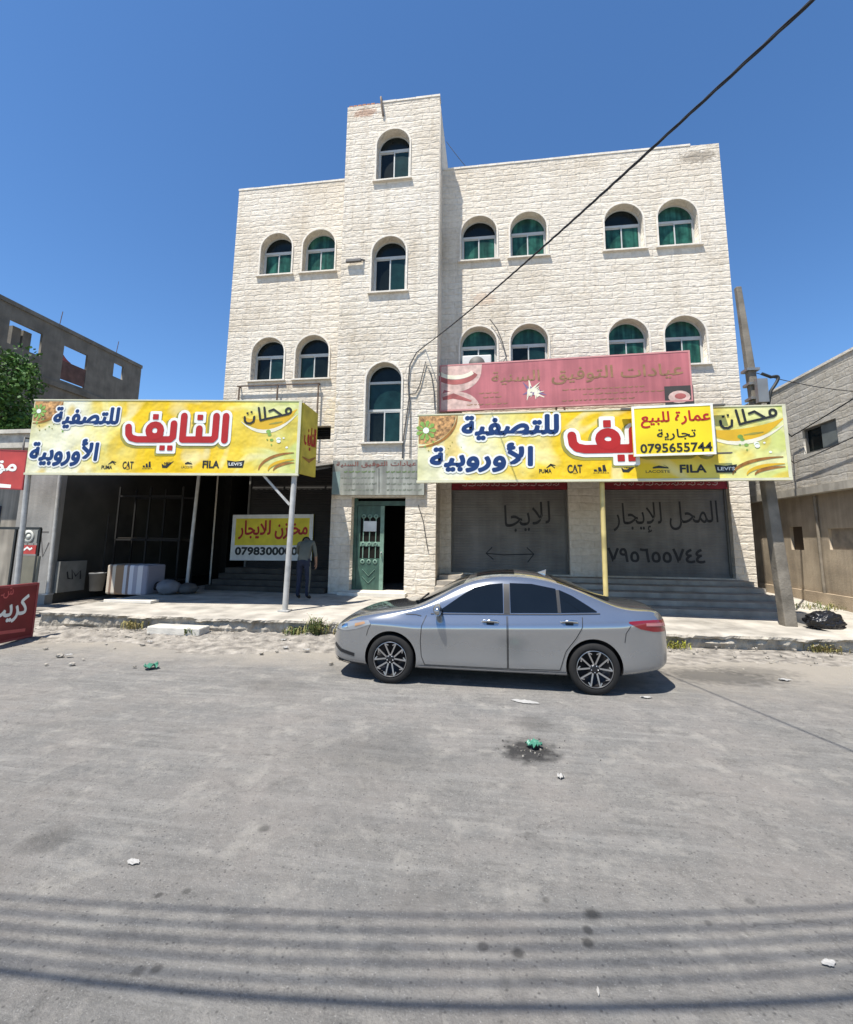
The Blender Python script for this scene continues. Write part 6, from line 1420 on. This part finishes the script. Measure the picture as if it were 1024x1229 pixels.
RAD = dict(pelvis=(.16, .12), waist=(.155, .115), chest=(.17, .125), neck=(.058, .058), head0=(.085, .095), head1=(.088, .095), hipL=(.095, .1), kneeL=(.066, .07), ankL=(.046, .05), toeL=(.045, .035), shL=(.068, .07), elL=(.048, .048), wrL=(.032, .032))
for k in ('hip', 'knee', 'ank', 'toe', 'sh', 'el', 'wr'): RAD[k + 'R'] = RAD[k + 'L']
names = list(J); vs = [PP(*J[n_]) for n_ in names]; es = [(names.index(a), names.index(b2)) for a, b2 in E_]; rads = [RAD[n_] for n_ in names]
def fingers(wr, dirv, sidev, palm):
    """palm, four unequal curled fingers and a thumb leaving its side"""
    w_ = names.index(wr); base = V(J[wr]); dv, sv, pv = V(dirv).normalized(), V(sidev).normalized(), V(palm).normalized()
    k0 = base + dv * .05
    vs.append(PP(*k0)); rads.append((.034, .020)); es.append((w_, len(vs) - 1)); pk = len(vs) - 1
    for f, (o_, l_) in enumerate(((-.030, .070), (-.010, .080), (.011, .075), (.031, .058))):
        prev = pk; p = k0 + sv * o_ + dv * .045
        for st in range(3):
            vs.append(PP(*p)); rads.append((.010 - .0012 * st,) * 2); es.append((prev, len(vs) - 1)); prev = len(vs) - 1
            p = p + (dv * (1 - .35 * st) + pv * (.25 + .35 * st)).normalized() * l_ * .42
    prev = w_; p = base + dv * .03 - sv * .038
    prev = pk
    for st in range(3):
        vs.append(PP(*p)); rads.append((.012 - .0015 * st,) * 2); es.append((prev, len(vs) - 1)); prev = len(vs) - 1
        p = p + (dv * .8 - sv * (.5 - .25 * st) + pv * .35).normalized() * .032
fingers('wrR', (0, .12, -1), (0, 1, .1), (-1, 0, 0)); fingers('wrL', (.1, .8, -.3), (1, 0, 0), (0, -.2, -1))
pm = bpy.data.meshes.new('person'); pm.from_pydata(vs, es, []); po = bpy.data.objects.new('person', pm); C.objects.link(po)
sk = po.modifiers.new('skin', 'SKIN'); sk.use_smooth_shade = True
for d_, r_ in zip(pm.skin_vertices[0].data, rads): d_.radius = (r_[0] * KS, r_[1] * KS); d_.use_root = False
pm.skin_vertices[0].data[0].use_root = True
ss = po.modifiers.new('sub', 'SUBSURF'); ss.levels = ss.render_levels = 2
pmesh = to_mesh(po); bpy.data.objects.remove(po)
SKIN = mat('skin', (.30, .17, .11), .6, var=.08); SHIRT = mat('grey_green_shirt', (.12, .124, .10), .9, var=.12, vs=5, bump=.008, bs=18); TROU = mat('navy_trousers', (.018, .022, .040), .9, var=.2, vs=6, bump=.008, bs=14); SHOE = mat('black_shoe', (.015, .014, .013), .5)
zmin = min(v.co.z for v in pmesh.vertices)
for v in pmesh.vertices: v.co.z += PZ - zmin + .002
PER = link_mesh('person', pmesh, [SKIN, SHIRT, TROU, SHOE]); tag(PER, 'person in grey green shirt and navy trousers bending in the shade behind the white post', 'person')
hd = PP(*J['head0']); nk = PP(*J['neck'])
for p in pmesh.polygons:
    c = p.center; zz = (c.z - PZ) / KS; p.use_smooth = True
    arm = abs((c.x - px_) / KS) > .155 and zz < 1.13
    if zz < .085: i = 3
    elif ((c - nk).dot((hd - nk).normalized()) > .035 and zz > 1.25): i = 0
    elif zz < .97 and not (c.x - px_ > .17 * KS or c.y - py_ > .3 * KS): i = 2
    elif (c - PP(*J['wrR'])).length < .21 * KS or (c - PP(*J['wrL'])).length < .2 * KS: i = 0 if min((c - PP(*J['wrR'])).length, (c - PP(*J['wrL'])).length) < .20 * KS else 1
    else: i = 1
    p.material_index = i
# hair, ears, nose and eyes on the lowered head
hdir = (PP(*J['head1']) - hd).normalized(); hc = (hd + PP(*J['head1'])) / 2 + V((0, 0, .0))
up_ = (V((0, 0, 1)) - hdir * hdir.z).normalized(); sd_ = hdir.cross(up_)
q = MB()
def hair(u, v):
    a, t = math.pi * (u * 1.1 - .05), v * 2.05
    return hc + (up_ * math.sin(a) * math.sin(t) * .118 + sd_ * math.cos(a) * math.sin(t) * .112 + hdir * (math.cos(t) * -.135 + .005)) * KS
q.grid(hair, 18, 12); q.build('hair', mat('black_hair', (.012, .010, .009), .7, bump=.01, bs=60), PER)
q = MB()
for s_ in (-1, 1): q.blob(hc + sd_ * s_ * .103 * KS - up_ * .01, (.022, .022, .034), 0, 1, .05, 1)
q.blob(hc - up_ * .115 * KS + hdir * .02, (.018, .022, .026), 0, 2, .05, 1); q.build('face_feature', SKIN, PER)
